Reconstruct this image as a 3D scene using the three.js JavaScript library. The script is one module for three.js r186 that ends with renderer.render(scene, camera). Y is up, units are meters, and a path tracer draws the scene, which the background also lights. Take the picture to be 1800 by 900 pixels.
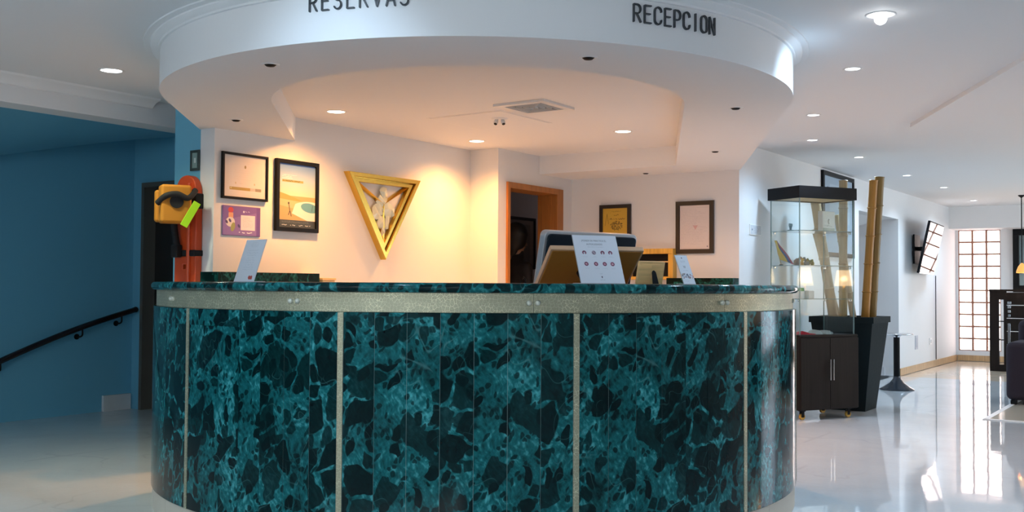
import * as THREE from 'three';
import { RoundedBoxGeometry } from 'three/addons/geometries/RoundedBoxGeometry.js';
import { mergeGeometries, toCreasedNormals } from 'three/addons/utils/BufferGeometryUtils.js';
import { RectAreaLightUniformsLib } from 'three/addons/lights/RectAreaLightUniformsLib.js';
import { MarchingCubes } from 'three/addons/objects/MarchingCubes.js';
import { ConvexGeometry } from 'three/addons/geometries/ConvexGeometry.js';

// ---------------------------------------------------------------- camera, sky, exposure
// World axes follow the building: x runs along the hall wall, y is up, metres.
const scene = new THREE.Scene();
const renderer = new THREE.WebGLRenderer({ antialias: true });
renderer.toneMapping = THREE.LinearToneMapping;
renderer.toneMappingExposure = 1.35;
renderer.shadowMap.enabled = true;
RectAreaLightUniformsLib.init();

const camera = new THREE.PerspectiveCamera(2 * Math.atan(450 / 1830) * 180 / Math.PI, 2, 0.05, 100);
{
  const yaw = 0.594622, pitch = 0.0289546, roll = 0.00588;
  const s = Math.sin(yaw), c = Math.cos(yaw);
  const right = new THREE.Vector3(s, 0, c), fwd = new THREE.Vector3(c, 0, -s), up = new THREE.Vector3(0, 1, 0);
  const f = fwd.clone().multiplyScalar(Math.cos(pitch)).addScaledVector(up, Math.sin(pitch));
  const u = up.clone().multiplyScalar(Math.cos(pitch)).addScaledVector(fwd, -Math.sin(pitch));
  const X = right.clone().multiplyScalar(Math.cos(roll)).addScaledVector(u, Math.sin(roll));
  const U = u.clone().multiplyScalar(Math.cos(roll)).addScaledVector(right, -Math.sin(roll));
  camera.position.set(0, 1.2, 0);
  camera.quaternion.setFromRotationMatrix(new THREE.Matrix4().makeBasis(X, U, f.clone().negate()));
}
// bright overcast daylight outside the windows
scene.background = new THREE.Color(1.0, 0.965, 0.94);
scene.backgroundIntensity = 3.5;

// daylight through the hall windows and the glass block window
function areaLight(w, h, color, power, pos, look) {
  const l = new THREE.RectAreaLight(color, power, w, h);
  l.position.set(...pos); l.lookAt(...look); scene.add(l); return l;
}
areaLight(6.4, 1.14, new THREE.Color(0.54, 0.78, 1.0), 1.05, [-2.95, 1.75, -1.75], [10, 1.75, -1.75]);
areaLight(4.6, 1.9, new THREE.Color(0.38, 0.68, 1.0), 2.1, [14.6, 1.3, 2.55], [14.6, 1.3, -10]);
areaLight(1.1, 2.2, new THREE.Color(1.0, 0.74, 0.74), 3.2, [18.95, 1.17, -3.245], [0, 1.17, -3.245]);

// ---------------------------------------------------------------- helpers
let seed = 12345;
const rnd = () => { seed = (seed * 1664525 + 1013904223) >>> 0; return seed / 4294967296; };
const R = (a, b) => a + (b - a) * rnd();
const perm = new Uint8Array(512);
{ const p = [...Array(256).keys()]; for (let i = 255; i > 0; i--) { const j = Math.floor(rnd() * (i + 1)); [p[i], p[j]] = [p[j], p[i]]; } for (let i = 0; i < 512; i++) perm[i] = p[i & 255]; }
const grad = (h, x, y) => { switch (h & 7) { case 0: return x + y; case 1: return x - y; case 2: return -x + y; case 3: return -x - y; case 4: return 1.4 * x; case 5: return -1.4 * x; case 6: return 1.4 * y; default: return -1.4 * y; } };
function noise(x, y) {
  const xi = Math.floor(x), yi = Math.floor(y), xf = x - xi, yf = y - yi, X = xi & 255, Y = yi & 255;
  const u = xf * xf * (3 - 2 * xf), v = yf * yf * (3 - 2 * yf);
  const a = perm[perm[X] + Y], b = perm[perm[(X + 1) & 255] + Y], c = perm[perm[X] + ((Y + 1) & 255)], d = perm[perm[(X + 1) & 255] + ((Y + 1) & 255)];
  const l0 = grad(a, xf, yf), l1 = grad(b, xf - 1, yf), l2 = grad(c, xf, yf - 1), l3 = grad(d, xf - 1, yf - 1);
  const m = l0 + (l1 - l0) * u, n = l2 + (l3 - l2) * u;
  return (m + (n - m) * v) * 0.75;
}
const fbm = (x, y, o) => { let s = 0, a = 0.5; for (let i = 0; i < o; i++) { s += a * noise(x, y); x = x * 2.03 + 17.1; y = y * 2.03 + 5.3; a *= 0.5; } return s; };
const hash2 = (x, y, k) => perm[(perm[(x + k * 31) & 255] + y + k * 57) & 255] / 255;
const W = { f1: 0, f2: 0, h: 0 };
function worley(x, y, k) {
  const xi = Math.floor(x), yi = Math.floor(y); let f1 = 9, f2 = 9, h = 0;
  for (let j = -1; j < 2; j++) for (let i = -1; i < 2; i++) {
    const cx = xi + i, cy = yi + j, dx = cx + 0.1 + 0.8 * hash2(cx, cy, k) - x, dy = cy + 0.1 + 0.8 * hash2(cx, cy, k + 3) - y, d = dx * dx + dy * dy;
    if (d < f1) { f2 = f1; f1 = d; h = hash2(cx, cy, k + 7); } else if (d < f2) f2 = d;
  }
  W.f1 = Math.sqrt(f1); W.f2 = Math.sqrt(f2); W.h = h; return W;
}
function worleyA(x, y, k) {                           // cells stretched each its own way
  const xi = Math.floor(x), yi = Math.floor(y); let f1 = 9, f2 = 9, h = 0;
  for (let j = -1; j < 2; j++) for (let i = -1; i < 2; i++) {
    const cx = xi + i, cy = yi + j, dx = cx + 0.1 + 0.8 * hash2(cx, cy, k) - x, dy = cy + 0.1 + 0.8 * hash2(cx, cy, k + 3) - y, q = hash2(cx, cy, k + 11), c = CO[(q * 63) | 0], n = SI[(q * 63) | 0], s = 0.62 + 0.9 * hash2(cx, cy, k + 13);
    const u = (dx * c + dy * n) * s, v = (dy * c - dx * n) / s, d = u * u + v * v;
    if (d < f1) { f2 = f1; f1 = d; h = hash2(cx, cy, k + 7); } else if (d < f2) f2 = d;
  }
  W.f1 = Math.sqrt(f1); W.f2 = Math.sqrt(f2); W.h = h; return W;
}
const CO = [], SI = []; for (let i = 0; i < 64; i++) { CO.push(Math.cos(i / 64 * Math.PI)); SI.push(Math.sin(i / 64 * Math.PI)); }
const sm = (a, b, x) => { const t = Math.min(1, Math.max(0, (x - a) / (b - a))); return t * t * (3 - 2 * t); };
const toS = (v) => Math.round(255 * Math.min(1, Math.max(0, v <= 0.0031308 ? 12.92 * v : 1.055 * Math.pow(v, 1 / 2.4) - 0.055)));
function dataTex(w, h, fn, srgb, mx, my) {          // mx, my: metres that the texture covers
  const d = new Uint8Array(w * h * 4), o = [0, 0, 0];
  for (let y = 0; y < h; y++) for (let x = 0; x < w; x++) {
    fn(x / w * mx, y / h * my, o); const i = (y * w + x) * 4;
    if (srgb) { d[i] = toS(o[0]); d[i + 1] = toS(o[1]); d[i + 2] = toS(o[2]); } else { d[i] = 255 * o[0]; d[i + 1] = 255 * o[1]; d[i + 2] = 255 * o[2]; }
    d[i + 3] = 255;
  }
  const t = new THREE.DataTexture(d, w, h); t.magFilter = THREE.LinearFilter; t.minFilter = THREE.LinearFilter; t.wrapS = t.wrapT = THREE.RepeatWrapping;
  if (srgb) t.colorSpace = THREE.SRGBColorSpace; t.repeat.set(1 / mx, 1 / my); t.needsUpdate = true; return t;
}
function canvasTex(w, h, draw) {
  const c = document.createElement('canvas'); c.width = w; c.height = h; draw(c.getContext('2d'), w, h);
  const t = new THREE.CanvasTexture(c); t.colorSpace = THREE.SRGBColorSpace; t.magFilter = THREE.LinearFilter; return t;
}
const std = (color, roughness = 0.6, extra = {}) => new THREE.MeshStandardMaterial({ color, roughness, ...extra });
const phy = (o) => new THREE.MeshPhysicalMaterial(o);

const taken = new Map();
const numbered = (n) => { const k = taken.get(n) || 0; taken.set(n, k + 1); return k ? `${n}_${String(k).padStart(3, '0')}` : n; };
function tag(o, label, category, group) { o.userData.label = label; o.userData.category = category; if (group) o.userData.group = group; return o; }
function obj(name, geo, mat, parent) {
  if (Array.isArray(geo)) geo = mergeGeometries(geo.map((g) => { const q = g.index ? g.toNonIndexed() : g; for (const k of Object.keys(q.attributes)) if (!['position', 'normal', 'uv'].includes(k)) q.deleteAttribute(k); return q; }));
  const m = new THREE.Mesh(geo, mat); m.name = parent ? name : numbered(name); m.castShadow = m.receiveShadow = true; (parent || scene).add(m); return m;
}
function thing(name, label, category, pos = [0, 0, 0], turn = 0, group) {
  const o = new THREE.Group(); o.name = numbered(name); o.position.set(...pos); o.rotation.y = turn; scene.add(o); return tag(o, label, category, group);
}
function struct(name, geo, mat, parent) { const m = obj(name, geo, mat, parent); if (!parent) m.userData.kind = 'structure'; return m; }
function boxUV(g) {                                   // uv in metres from the face's own plane
  const p = g.attributes.position, n = g.attributes.normal, u = new Float32Array(p.count * 2);
  for (let i = 0; i < p.count; i++) {
    const ax = Math.abs(n.getX(i)), ay = Math.abs(n.getY(i)), az = Math.abs(n.getZ(i));
    if (ay >= ax && ay >= az) { u[2 * i] = p.getX(i); u[2 * i + 1] = p.getZ(i); } else if (ax >= az) { u[2 * i] = p.getZ(i); u[2 * i + 1] = p.getY(i); } else { u[2 * i] = p.getX(i); u[2 * i + 1] = p.getY(i); }
  }
  g.setAttribute('uv', new THREE.BufferAttribute(u, 2)); return g;
}
function bx(x0, x1, y0, y1, z0, z1) {
  const g = new THREE.BoxGeometry(Math.abs(x1 - x0), Math.abs(y1 - y0), Math.abs(z1 - z0)); g.translate((x0 + x1) / 2, (y0 + y1) / 2, (z0 + z1) / 2); return boxUV(g);
}
function rb(w, h, d, r, x = 0, y = 0, z = 0, seg = 2) { const g = new RoundedBoxGeometry(w, h, d, seg, r); g.translate(x, y, z); return boxUV(g); }
function cyl(r0, r1, h, x = 0, y = 0, z = 0, seg = 24) { const g = new THREE.CylinderGeometry(r1, r0, h, seg); g.translate(x, y + h / 2, z); return g; }
const V = (x, y, z) => new THREE.Vector3(x, y, z);
function tube(pts, r, seg = 32, rs = 8) { return new THREE.TubeGeometry(new THREE.CatmullRomCurve3(pts.map((p) => V(...p))), seg, r, rs); }
function bar(a, b, r0, r1 = r0, seg = 10) {
  const A = V(...a), B = V(...b), d = B.clone().sub(A), g = new THREE.CylinderGeometry(r1, r0, d.length(), seg);
  g.applyQuaternion(new THREE.Quaternion().setFromUnitVectors(V(0, 1, 0), d.clone().normalize())); g.translate(...A.add(B).multiplyScalar(0.5).toArray()); return g;
}
function lathe(pts, seg = 40) { return new THREE.LatheGeometry(pts.map((p) => new THREE.Vector2(...p)), seg); }
// profile [[out, y] ...] swept along a plan path [{x, z, nx, nz, s}]
function sweep(path, prof, closed, u0 = 0, v0 = 0) {
  const pos = [], uv = [], idx = [], n = prof.length, len = [0];
  for (let j = 1; j < n; j++) len.push(len[j - 1] + Math.hypot(prof[j][0] - prof[j - 1][0], prof[j][1] - prof[j - 1][1]));
  for (const p of path) for (let j = 0; j < n; j++) { pos.push(p.x + p.nx * prof[j][0], prof[j][1], p.z + p.nz * prof[j][0]); uv.push(p.s + u0, len[j] + v0); }
  for (let i = 0; i + 1 < path.length; i++) for (let j = 0; j + 1 < n; j++) { const a = i * n + j, b = a + n; idx.push(a, b, a + 1, b, b + 1, a + 1); }
  if (closed) for (const e of [0, path.length - 1]) for (let j = 1; j + 1 < n; j++) { const a = e * n; if (e) idx.push(a, a + j, a + j + 1); else idx.push(a, a + j + 1, a + j); }
  const g = new THREE.BufferGeometry(); g.setAttribute('position', new THREE.Float32BufferAttribute(pos, 3)); g.setAttribute('uv', new THREE.Float32BufferAttribute(uv, 2)); g.setIndex(idx);
  return toCreasedNormals(g, 0.5);
}
// counter and drum share one centre and one plan: arc, ending in tangents towards the walls
const CX = 5.12, CZ = -3.71, D = Math.PI / 180;
function arcPath(a0, a1, step = 1.5, r = 1.85) {      // angles in degrees, outward normal from the centre
  const n = Math.max(1, Math.ceil(Math.abs(a1 - a0) / step)), out = [];
  for (let i = 0; i <= n; i++) { const a = (a0 + (a1 - a0) * i / n) * D; out.push({ x: CX, z: CZ, nx: Math.cos(a), nz: Math.sin(a), s: a * r }); }
  return out;
}
const arcBlock = (a0, a1, r0, r1, y0, y1, b = 0.0015, u0 = 0, v0 = 0, step = 1.5) => {
  const g = sweep(arcPath(a0, a1, step), [[r0, y0], [r1 - b, y0], [r1, y0 + b], [r1, y1 - b], [r1 - b, y1], [r0, y1], [r0, y0]], true, 0, 0);
  const p = g.attributes.position, u = g.attributes.uv;
  for (let i = 0; i < p.count; i++) { let a = Math.atan2(p.getZ(i) - CZ, p.getX(i) - CX) / D; if (a < 0) a += 360; u.setXY(i, (a - a0) * D * 1.86 + u0 + (Math.hypot(p.getX(i) - CX, p.getZ(i) - CZ) - r1), p.getY(i) + v0); }
  return g;
};
const P = (a, r) => [CX + r * Math.cos(a * D), CZ + r * Math.sin(a * D)];

// ---------------------------------------------------------------- surfaces
const texMarble = dataTex(2048, 1024, (x, y, o) => {
  const wx = fbm(x * 6, y * 6, 3) * 0.05, wy = fbm(x * 6 + 40, y * 6 + 9, 3) * 0.05;
  const X = x + wx, Y = y * 0.86 + wy + 0.25 * x;
  let t = 0.5 + fbm(X * 5, Y * 5, 5) * 1.1;                        // cloudy matrix
  const fine = fbm(X * 48, Y * 48, 4), fl = fbm(X * 70 - 50 * Y, (X + Y) * 18, 3);
  t = Math.min(1, Math.max(0, t * 0.75 + fine * 0.7 + fl * 0.65 + 0.07));
  let dark = 0; const jx = fine * 0.006, jy = noise(x * 40 + 8, y * 40) * 0.005;
  worleyA((X + jx) * 7.5, (Y + jy) * 7.5, 1); if (W.h < 0.46) dark = Math.max(dark, (0.88 + 0.12 * sm(0.2, 0.3, W.h)) * sm(0.08, 0.13, W.f2 - W.f1) * sm(0.66, 0.60, W.f1));
  worleyA((X + jx) * 17 + 3, (Y + jy) * 15, 2); if (W.h < 0.42) dark = Math.max(dark, (0.86 + 0.14 * sm(0.1, 0.3, W.h)) * sm(0.10, 0.17, W.f2 - W.f1) * sm(0.56, 0.48, W.f1));
  worleyA((X + jx) * 40 + 7, (Y + jy) * 36, 3); if (W.h < 0.28) dark = Math.max(dark, 0.85 * sm(0.12, 0.24, W.f2 - W.f1) * sm(0.50, 0.40, W.f1));
  dark = Math.max(dark, 0.8 * sm(0.14, 0.34, fbm(X * 2.6 + 9, Y * 2.6, 5)));
  dark *= 0.95 + 0.2 * fine;
  const sx = x + wx * 0.35, sy = y + wy * 0.35, r1 = Math.abs(noise(sx * 9 + 2.5 * sy + 50, sy * 5 - 2 * sx)), r2 = Math.abs(noise(sx * 16 - 5 * sy, sy * 12 + 11 + 3 * sx)), keep = sm(0.02, 0.25, noise(x * 5 + 20, y * 5)), keep2 = sm(0.05, 0.3, noise(x * 7 + 70, y * 6));
  const vein = Math.max(sm(0.016, 0.0, r1) * keep, 0.8 * sm(0.018, 0.0, r2) * keep2);
  const base = t < 0.55 ? [0.003 + 0.012 * t, 0.026 + 0.205 * t, 0.029 + 0.218 * t] : [0.0096 + 0.17 * (t - 0.55), 0.13875 + 0.66 * (t - 0.55), 0.1489 + 0.70 * (t - 0.55)];
  const dc = [0.0012, 0.0075, 0.0085];
  for (let c = 0; c < 3; c++) { let v = base[c] + (dc[c] * (1 + 1.5 * Math.max(0, fine)) - base[c]) * dark; v += ([0.08, 0.25, 0.25][c] - v) * vein * (0.5 - 0.15 * dark); o[c] = v; }
}, true, 2.5, 1.25);
const texCrackle = dataTex(1024, 256, (x, y, o) => {
  const wx = fbm(x * 90, y * 90, 2) * 0.004; worley((x + wx) * 58, (y - wx) * 58, 4); const e1 = W.f2 - W.f1; worley((x - wx) * 130, (y + wx) * 130, 5); const e2 = W.f2 - W.f1;
  const area = 0.45 + 0.55 * sm(-0.1, 0.22, noise(x * 12, y * 18)), l = Math.max(sm(0.13, 0.02, e1), 0.6 * sm(0.14, 0.03, e2)) * area, g = fbm(x * 60, y * 60, 3) * 0.12;
  const k = 0.85 + g + 1.0 * l; o[0] = 0.42 * k; o[1] = 0.405 * k; o[2] = 0.28 * k;
}, true, 0.75, 0.1875);
const texCrackleBump = dataTex(1024, 256, (x, y, o) => {
  const wx = fbm(x * 90, y * 90, 2) * 0.004; worley((x + wx) * 58, (y - wx) * 58, 4); const e = W.f2 - W.f1; worley((x - wx) * 130, (y + wx) * 130, 5);
  o[0] = o[1] = o[2] = Math.min(1, 0.35 + 0.5 * Math.max(sm(0.13, 0.02, e), 0.5 * sm(0.14, 0.03, W.f2 - W.f1)));
}, false, 0.75, 0.1875);
const texPlaster = dataTex(512, 512, (x, y, o) => { o[0] = o[1] = o[2] = 0.5 + 0.5 * fbm(x * 18, y * 18, 5); }, false, 1.5, 1.5);
const texFloor = dataTex(1024, 1024, (x, y, o) => {
  const w = fbm(x * 1.3, y * 1.3, 4), c = fbm(x * 2 + w, y * 2 - w, 5), v = sm(0.03, 0, Math.abs(noise(x * 1.7 + w * 2, y * 1.5))) * sm(0, 0.3, noise(x, y + 9));
  const k = 0.66 + 0.09 * c - 0.06 * v + 0.03 * fbm(x * 40, y * 40, 2); o[0] = k * 0.96; o[1] = k; o[2] = k * 1.03;
}, true, 4, 4);
const texWave = dataTex(512, 512, (x, y, o) => { o[0] = o[1] = o[2] = 0.5 + 0.45 * fbm(x * 3.2, y * 3.2, 3); }, false, 2.5, 2.5);
const woodTex = (r, g, b, sx, sy) => dataTex(256, 512, (x, y, o) => { const n = fbm(x * sx + fbm(x * 3, y * 1.5, 2), y * sy, 4), k = 1 + 0.7 * n; o[0] = r * k; o[1] = g * k; o[2] = b * k; }, true, 0.5, 1);
const texWoodOrange = woodTex(0.36, 0.135, 0.028, 60, 2), texWoodYellow = woodTex(0.62, 0.36, 0.06, 50, 2), texWoodPale = woodTex(0.86, 0.56, 0.25, 40, 2), texWoodBlack = woodTex(0.012, 0.009, 0.008, 60, 2), texWoodBase = woodTex(0.52, 0.33, 0.17, 40, 3), texBamboo = woodTex(0.40, 0.185, 0.028, 40, 1.2), texBambooGrey = woodTex(0.36, 0.27, 0.15, 40, 1.2), texBambooOlive = woodTex(0.20, 0.125, 0.03, 40, 1.2);
texWoodPale.rotation = Math.PI / 2;

const M = {
  marble: phy({ map: texMarble, roughness: 0.10, specularIntensity: 0.32, ior: 1.5 }),
  ledge: phy({ map: texMarble, color: new THREE.Color(0.55, 0.5, 0.4), roughness: 0.45, specularIntensity: 0.2 }),
  crackle: std(0xffffff, 0.42, { map: texCrackle, metalness: 0.45, bumpMap: texCrackleBump, bumpScale: 0.0006 }),
  white: std(new THREE.Color(0.74, 0.74, 0.75), 0.7, { bumpMap: texPlaster, bumpScale: 0.0006 }),
  ceil: std(new THREE.Color(0.80, 0.80, 0.81), 0.8),
  blue: std(new THREE.Color(0.15, 0.44, 0.62), 0.6, { bumpMap: texPlaster, bumpScale: 0.001 }),
  floor: phy({ map: texFloor, roughness: 0.035, bumpMap: texWave, bumpScale: 0.0011, specularIntensity: 1 }),
  floorBeige: phy({ color: new THREE.Color(0.62, 0.53, 0.42), roughness: 0.12, bumpMap: texWave, bumpScale: 0.0011 }),
  plinth: std(new THREE.Color(0.66, 0.60, 0.50), 0.5),
  dark: phy({ color: new THREE.Color(0.007, 0.007, 0.008), roughness: 0.5, specularIntensity: 0.25 }),
  black: phy({ color: new THREE.Color(0.006, 0.006, 0.007), roughness: 0.45, specularIntensity: 0.35 }),
  brass: std(new THREE.Color(0.72, 0.47, 0.09), 0.24, { metalness: 0.9 }),
  chrome: std(new THREE.Color(0.75, 0.76, 0.78), 0.12, { metalness: 1 }),
  woodOrange: std(0xffffff, 0.4, { map: texWoodOrange }), woodYellow: std(0xffffff, 0.4, { map: texWoodYellow }), woodPale: std(0xffffff, 0.55, { map: texWoodPale }),
  woodBlack: phy({ map: texWoodBlack, roughness: 0.5, specularIntensity: 0.3 }), woodBase: std(0xffffff, 0.4, { map: texWoodBase }), bamboo: std(0xffffff, 0.42, { map: texBamboo }), bambooOlive: std(0xffffff, 0.45, { map: texBambooOlive }), bambooGrey: std(0xffffff, 0.5, { map: texBambooGrey }),
  glass: phy({ color: new THREE.Color(0.93, 0.96, 0.96), roughness: 0.02, transmission: 1, thickness: 0, ior: 1.5 }),
  glassEdge: phy({ color: new THREE.Color(0.28, 0.42, 0.42), roughness: 0.1, transmission: 0.4, thickness: 0 }),
  paper: std(new THREE.Color(0.82, 0.82, 0.80), 0.6),
  paint: std(new THREE.Color(0.80, 0.80, 0.80), 0.4),
};
const CEIL = 2.534, SOFFIT = 2.28, BOOTH = 2.455;

// ---------------------------------------------------------------- floor
struct('floor', bx(-3, 14.78, -0.2, 0, -8.7, 2.6), M.floor);
struct('floor', bx(14.78, 18.8, -0.2, 0, -3.65, 2.6), M.floorBeige).userData.label = 'beige polished floor at the end of the hall';
struct('floor', bx(10.42, 14.7, 0.0, 0.006, -1.74, 2.5), M.floorBeige);
struct('trim_1', bx(10.38, 14.7, 0.0, 0.008, -1.79, -1.74), M.paint);
struct('trim_2', bx(10.37, 10.42, 0.0, 0.008, -1.79, 2.5), M.paint);

// ---------------------------------------------------------------- walls
struct('wall_left', bx(-3, 6.5, 0, 2.9, -8.88, -8.68), M.blue);
struct('wall_stair', [bx(6.29, 6.49, 0, 2.9, -8.68, -8.54), bx(6.29, 6.49, 2.17, 2.9, -8.54, -7.62), bx(6.29, 6.49, 0, 2.9, -7.62, -6.13)], M.blue);
struct('wall_booth_left', bx(4.773, 7.744, 0, 2.7, -5.853, -5.708), M.white);
struct('wall_booth_back', bx(4.773, 6.49, 0, 2.7, -6.13, -5.853), M.blue);
struct('wall_booth_door', [bx(7.744, 7.90, 0, 2.7, -5.853, -5.394), bx(7.90, 8.80, 2.14, 2.7, -5.56, -5.394), bx(8.80, 9.25, 0, 2.7, -5.56, -5.394)], M.white);
struct('wall_booth_right', bx(9.046, 9.25, 0, 2.7, -5.394, -3.80), M.white);
struct('wall_hall', [bx(9.046, 12.9, 0, 2.7, -3.80, -3.61), bx(12.9, 14.81, 2.152, 2.7, -3.80, -3.61), bx(14.81, 18.8, 0, 2.7, -3.80, -3.61)], M.white);
{ // recess in the hall wall, with a ceiling that slopes down to its back
  struct('wall_recess', [bx(12.7, 12.9, 0, 2.7, -5.4, -3.80), bx(14.81, 15.0, 0, 2.7, -5.4, -3.80), bx(12.7, 15.0, 0, 2.7, -5.6, -5.4)], M.white);
  const g = new THREE.BoxGeometry(1.91, 0.06, 1.9); g.rotateX(-0.21); g.translate(13.855, 1.985, -4.72); struct('ceiling_recess', boxUV(g), M.white);
  struct('floor', bx(12.7, 15.0, -0.2, 0, -5.6, -3.65), M.floor);
}
// dark back room behind the booth door
struct('wall_back_room', [bx(7.0, 12.6, 0, 2.7, -7.1, -6.95), bx(12.5, 12.65, 0, 2.7, -6.95, -5.4), bx(6.5, 7.0, 0, 2.7, -7.1, -5.853), bx(9.25, 12.5, 0, 2.7, -5.56, -5.40)], M.white);
struct('ceiling_back_room', bx(7.0, 12.6, 2.5, 2.6, -7.1, -5.56), M.white);
struct('floor', bx(6.5, 12.65, -0.2, -0.001, -7.1, -5.56), M.white);
struct('wall_far', [bx(18.6, 18.8, 0, 2.7, -3.65, -3.57), bx(18.6, 18.8, 0, 0.175, -3.57, -2.92), bx(18.6, 18.8, 2.175, 2.7, -3.57, -2.92), bx(18.6, 18.8, 0, 2.7, -2.92, 2.6)], M.white);
struct('ceiling_beam', bx(18.07, 18.6, 2.175, CEIL, -3.61, 2.6), M.white);
struct('wall_lobby_front', [bx(-3.2, -3, 0, 2.7, -8.88, -5), bx(-3.2, -3, 0, 1.15, -5, 1.5), bx(-3.2, -3, 2.35, 2.7, -5, 1.5), bx(-3.2, -3, 0, 2.7, 1.5, 2.8)], M.white);
struct('wall_lobby_right', [bx(-3, 12.2, 0, 2.7, 2.6, 2.8), bx(12.2, 17.0, 0, 0.3, 2.6, 2.8), bx(12.2, 17.0, 2.3, 2.7, 2.6, 2.8), bx(17.0, 18.8, 0, 2.7, 2.6, 2.8)], M.white);
function glazing(n, along, at, a0, a1, y0, y1, parts) {
  const g = new THREE.Group(); g.name = `window_${n}`; g.userData.kind = 'structure'; scene.add(g);
  for (let i = 0; i < parts; i++) {
    const b0 = a0 + (a1 - a0) * i / parts, b1 = a0 + (a1 - a0) * (i + 1) / parts;
    const box = (u0, u1, v0, v1, t) => along === 'z' ? bx(at - t, at + t, v0, v1, u0, u1) : bx(u0, u1, v0, v1, at - t, at + t);
    obj('pane', box(b0 + 0.03, b1 - 0.03, y0 + 0.03, y1 - 0.03, 0.003), M.glass, g);
    obj('frame', [box(b0, b0 + 0.03, y0, y1, 0.03), box(b1 - 0.03, b1, y0, y1, 0.03), box(b0 + 0.03, b1 - 0.03, y0, y0 + 0.03, 0.03), box(b0 + 0.03, b1 - 0.03, y1 - 0.03, y1, 0.03)], M.dark, g);
  }
}
glazing(1, 'x', 2.7, 12.2, 17.0, 0.3, 2.3, 4);
glazing(3, 'z', -3.1, -5, 1.5, 1.15, 2.35, 5);

// ---------------------------------------------------------------- ceilings
struct('ceiling', bx(-3, 18.8, CEIL, 2.7, -6.4, 2.6), M.ceil);
struct('ceiling_beam', bx(-3, 6.29, 2.36, 2.60, -6.62, -6.4), M.white);
struct('trim_3', sweep([{ x: -3, z: -6.4, nx: 0, nz: 1, s: 0 }, { x: 4.77, z: -6.4, nx: 0, nz: 1, s: 9 }], [[0, 2.47], [0.02, 2.475], [0.03, 2.49], [0.06, 2.51], [0.10, 2.522], [0.11, CEIL]], false), M.ceil);
{ // stair ceiling, sloping
  const g = new THREE.BufferGeometry(), pos = [], idx = [], n = 12;
  for (let i = 0; i <= n; i++) { const x = -3 + 9.5 * i / n, yb = 2.303 + 0.229 * (x - 4.94); for (let j = 0; j <= 8; j++) { const t = j / 8, z = -6.5 - 2.2 * t; pos.push(x, 2.5 + (yb - 2.5) * t * t * (3 - 2 * t), z); } }
  for (let i = 0; i < n; i++) for (let j = 0; j < 8; j++) { const a = i * 9 + j, b = a + 9; idx.push(a, b, a + 1, b, b + 1, a + 1); }
  const m = pos.length / 3; for (let i = 0; i < m; i++) pos.push(pos[3 * i], pos[3 * i + 1] + 0.08, pos[3 * i + 2]);
  const k = idx.length; for (let i = 0; i < k; i += 3) idx.push(idx[i] + m, idx[i + 2] + m, idx[i + 1] + m);
  g.setAttribute('position', new THREE.Float32BufferAttribute(pos, 3)); g.setIndex(idx); g.computeVertexNormals(); struct('ceiling_stair', g, M.blue);
}
{ // drum: soffit ring and round fascia
  const arc = (r, a0, a1, n) => { const o = []; for (let i = 0; i <= n; i++) o.push(P(a0 + (a1 - a0) * i / n, r)); return o; };
  const aR = 63.9, aL = 228.8, RO = 1.848, RI = 1.235;
  const out = [...arc(RO, aR, aL, 110), [4.776, -5.866], [4.80, -5.80], [7.80, -5.80], [7.80, -5.50], [9.14, -5.50], [9.14, -3.66], [9.05, -3.60]];
  const inn = [...arc(RI, aR, aL, 90), [5.56, -5.735], [7.765, -5.735], [7.765, -5.42], [8.44, -5.42], [8.44, -3.96]];
  const toShape = (pts, T) => { const s = new T(); pts.forEach(([x, z], i) => i ? s.lineTo(x, -z) : s.moveTo(x, -z)); s.closePath(); return s; };
  const s = toShape(out, THREE.Shape); s.holes.push(toShape(inn, THREE.Path));
  let g = new THREE.ExtrudeGeometry(s, { depth: CEIL - SOFFIT, bevelEnabled: false }); g.rotateX(-Math.PI / 2); g.translate(0, SOFFIT, 0); g = toCreasedNormals(g, 0.35);
  struct('ceiling_drum', g, M.ceil);
  const lid = new THREE.ExtrudeGeometry(toShape(inn, THREE.Shape), { depth: 0.05, bevelEnabled: false }); lid.rotateX(-Math.PI / 2); lid.translate(0, BOOTH, 0);
  struct('ceiling_booth', lid, M.ceil);
  const cp = [...arcPath(aR - 0.01, aL, 1.5)];
  struct('trim_4', sweep(cp, [[RO, 2.488], [RO + 0.012, 2.490], [RO + 0.014, 2.500], [RO + 0.03, 2.506], [RO + 0.05, 2.518], [RO + 0.052, 2.525], [RO + 0.085, 2.528], [RO + 0.088, CEIL]], false), M.ceil);
  // shallow dropped field of the hall ceiling
  const f = toShape([[8.749, -2.035], [4.2, 0.30], [4.0, 2.4], [8.0, 2.4]], THREE.Shape);
  const fg = new THREE.ExtrudeGeometry(f, { depth: 0.03, bevelEnabled: false }); fg.rotateX(-Math.PI / 2); fg.translate(0, CEIL - 0.03, 0); struct('ceiling_panel', fg, M.ceil);
}
// baseboards
struct('baseboard_hall', bx(14.83, 18.58, 0.006, 0.10, -3.61, -3.59), M.woodBase);
struct('baseboard_far', bx(18.575, 18.6, 0.006, 0.10, -3.585, 2.5), M.woodBase);
struct('baseboard_recess', bx(14.79, 14.81, 0.0, 0.12, -5.4, -3.80), M.white);
struct('baseboard_left', rb(0.30, 0.15, 0.03, 0.004, 6.12, 0.075, -8.664), M.floor);

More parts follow.
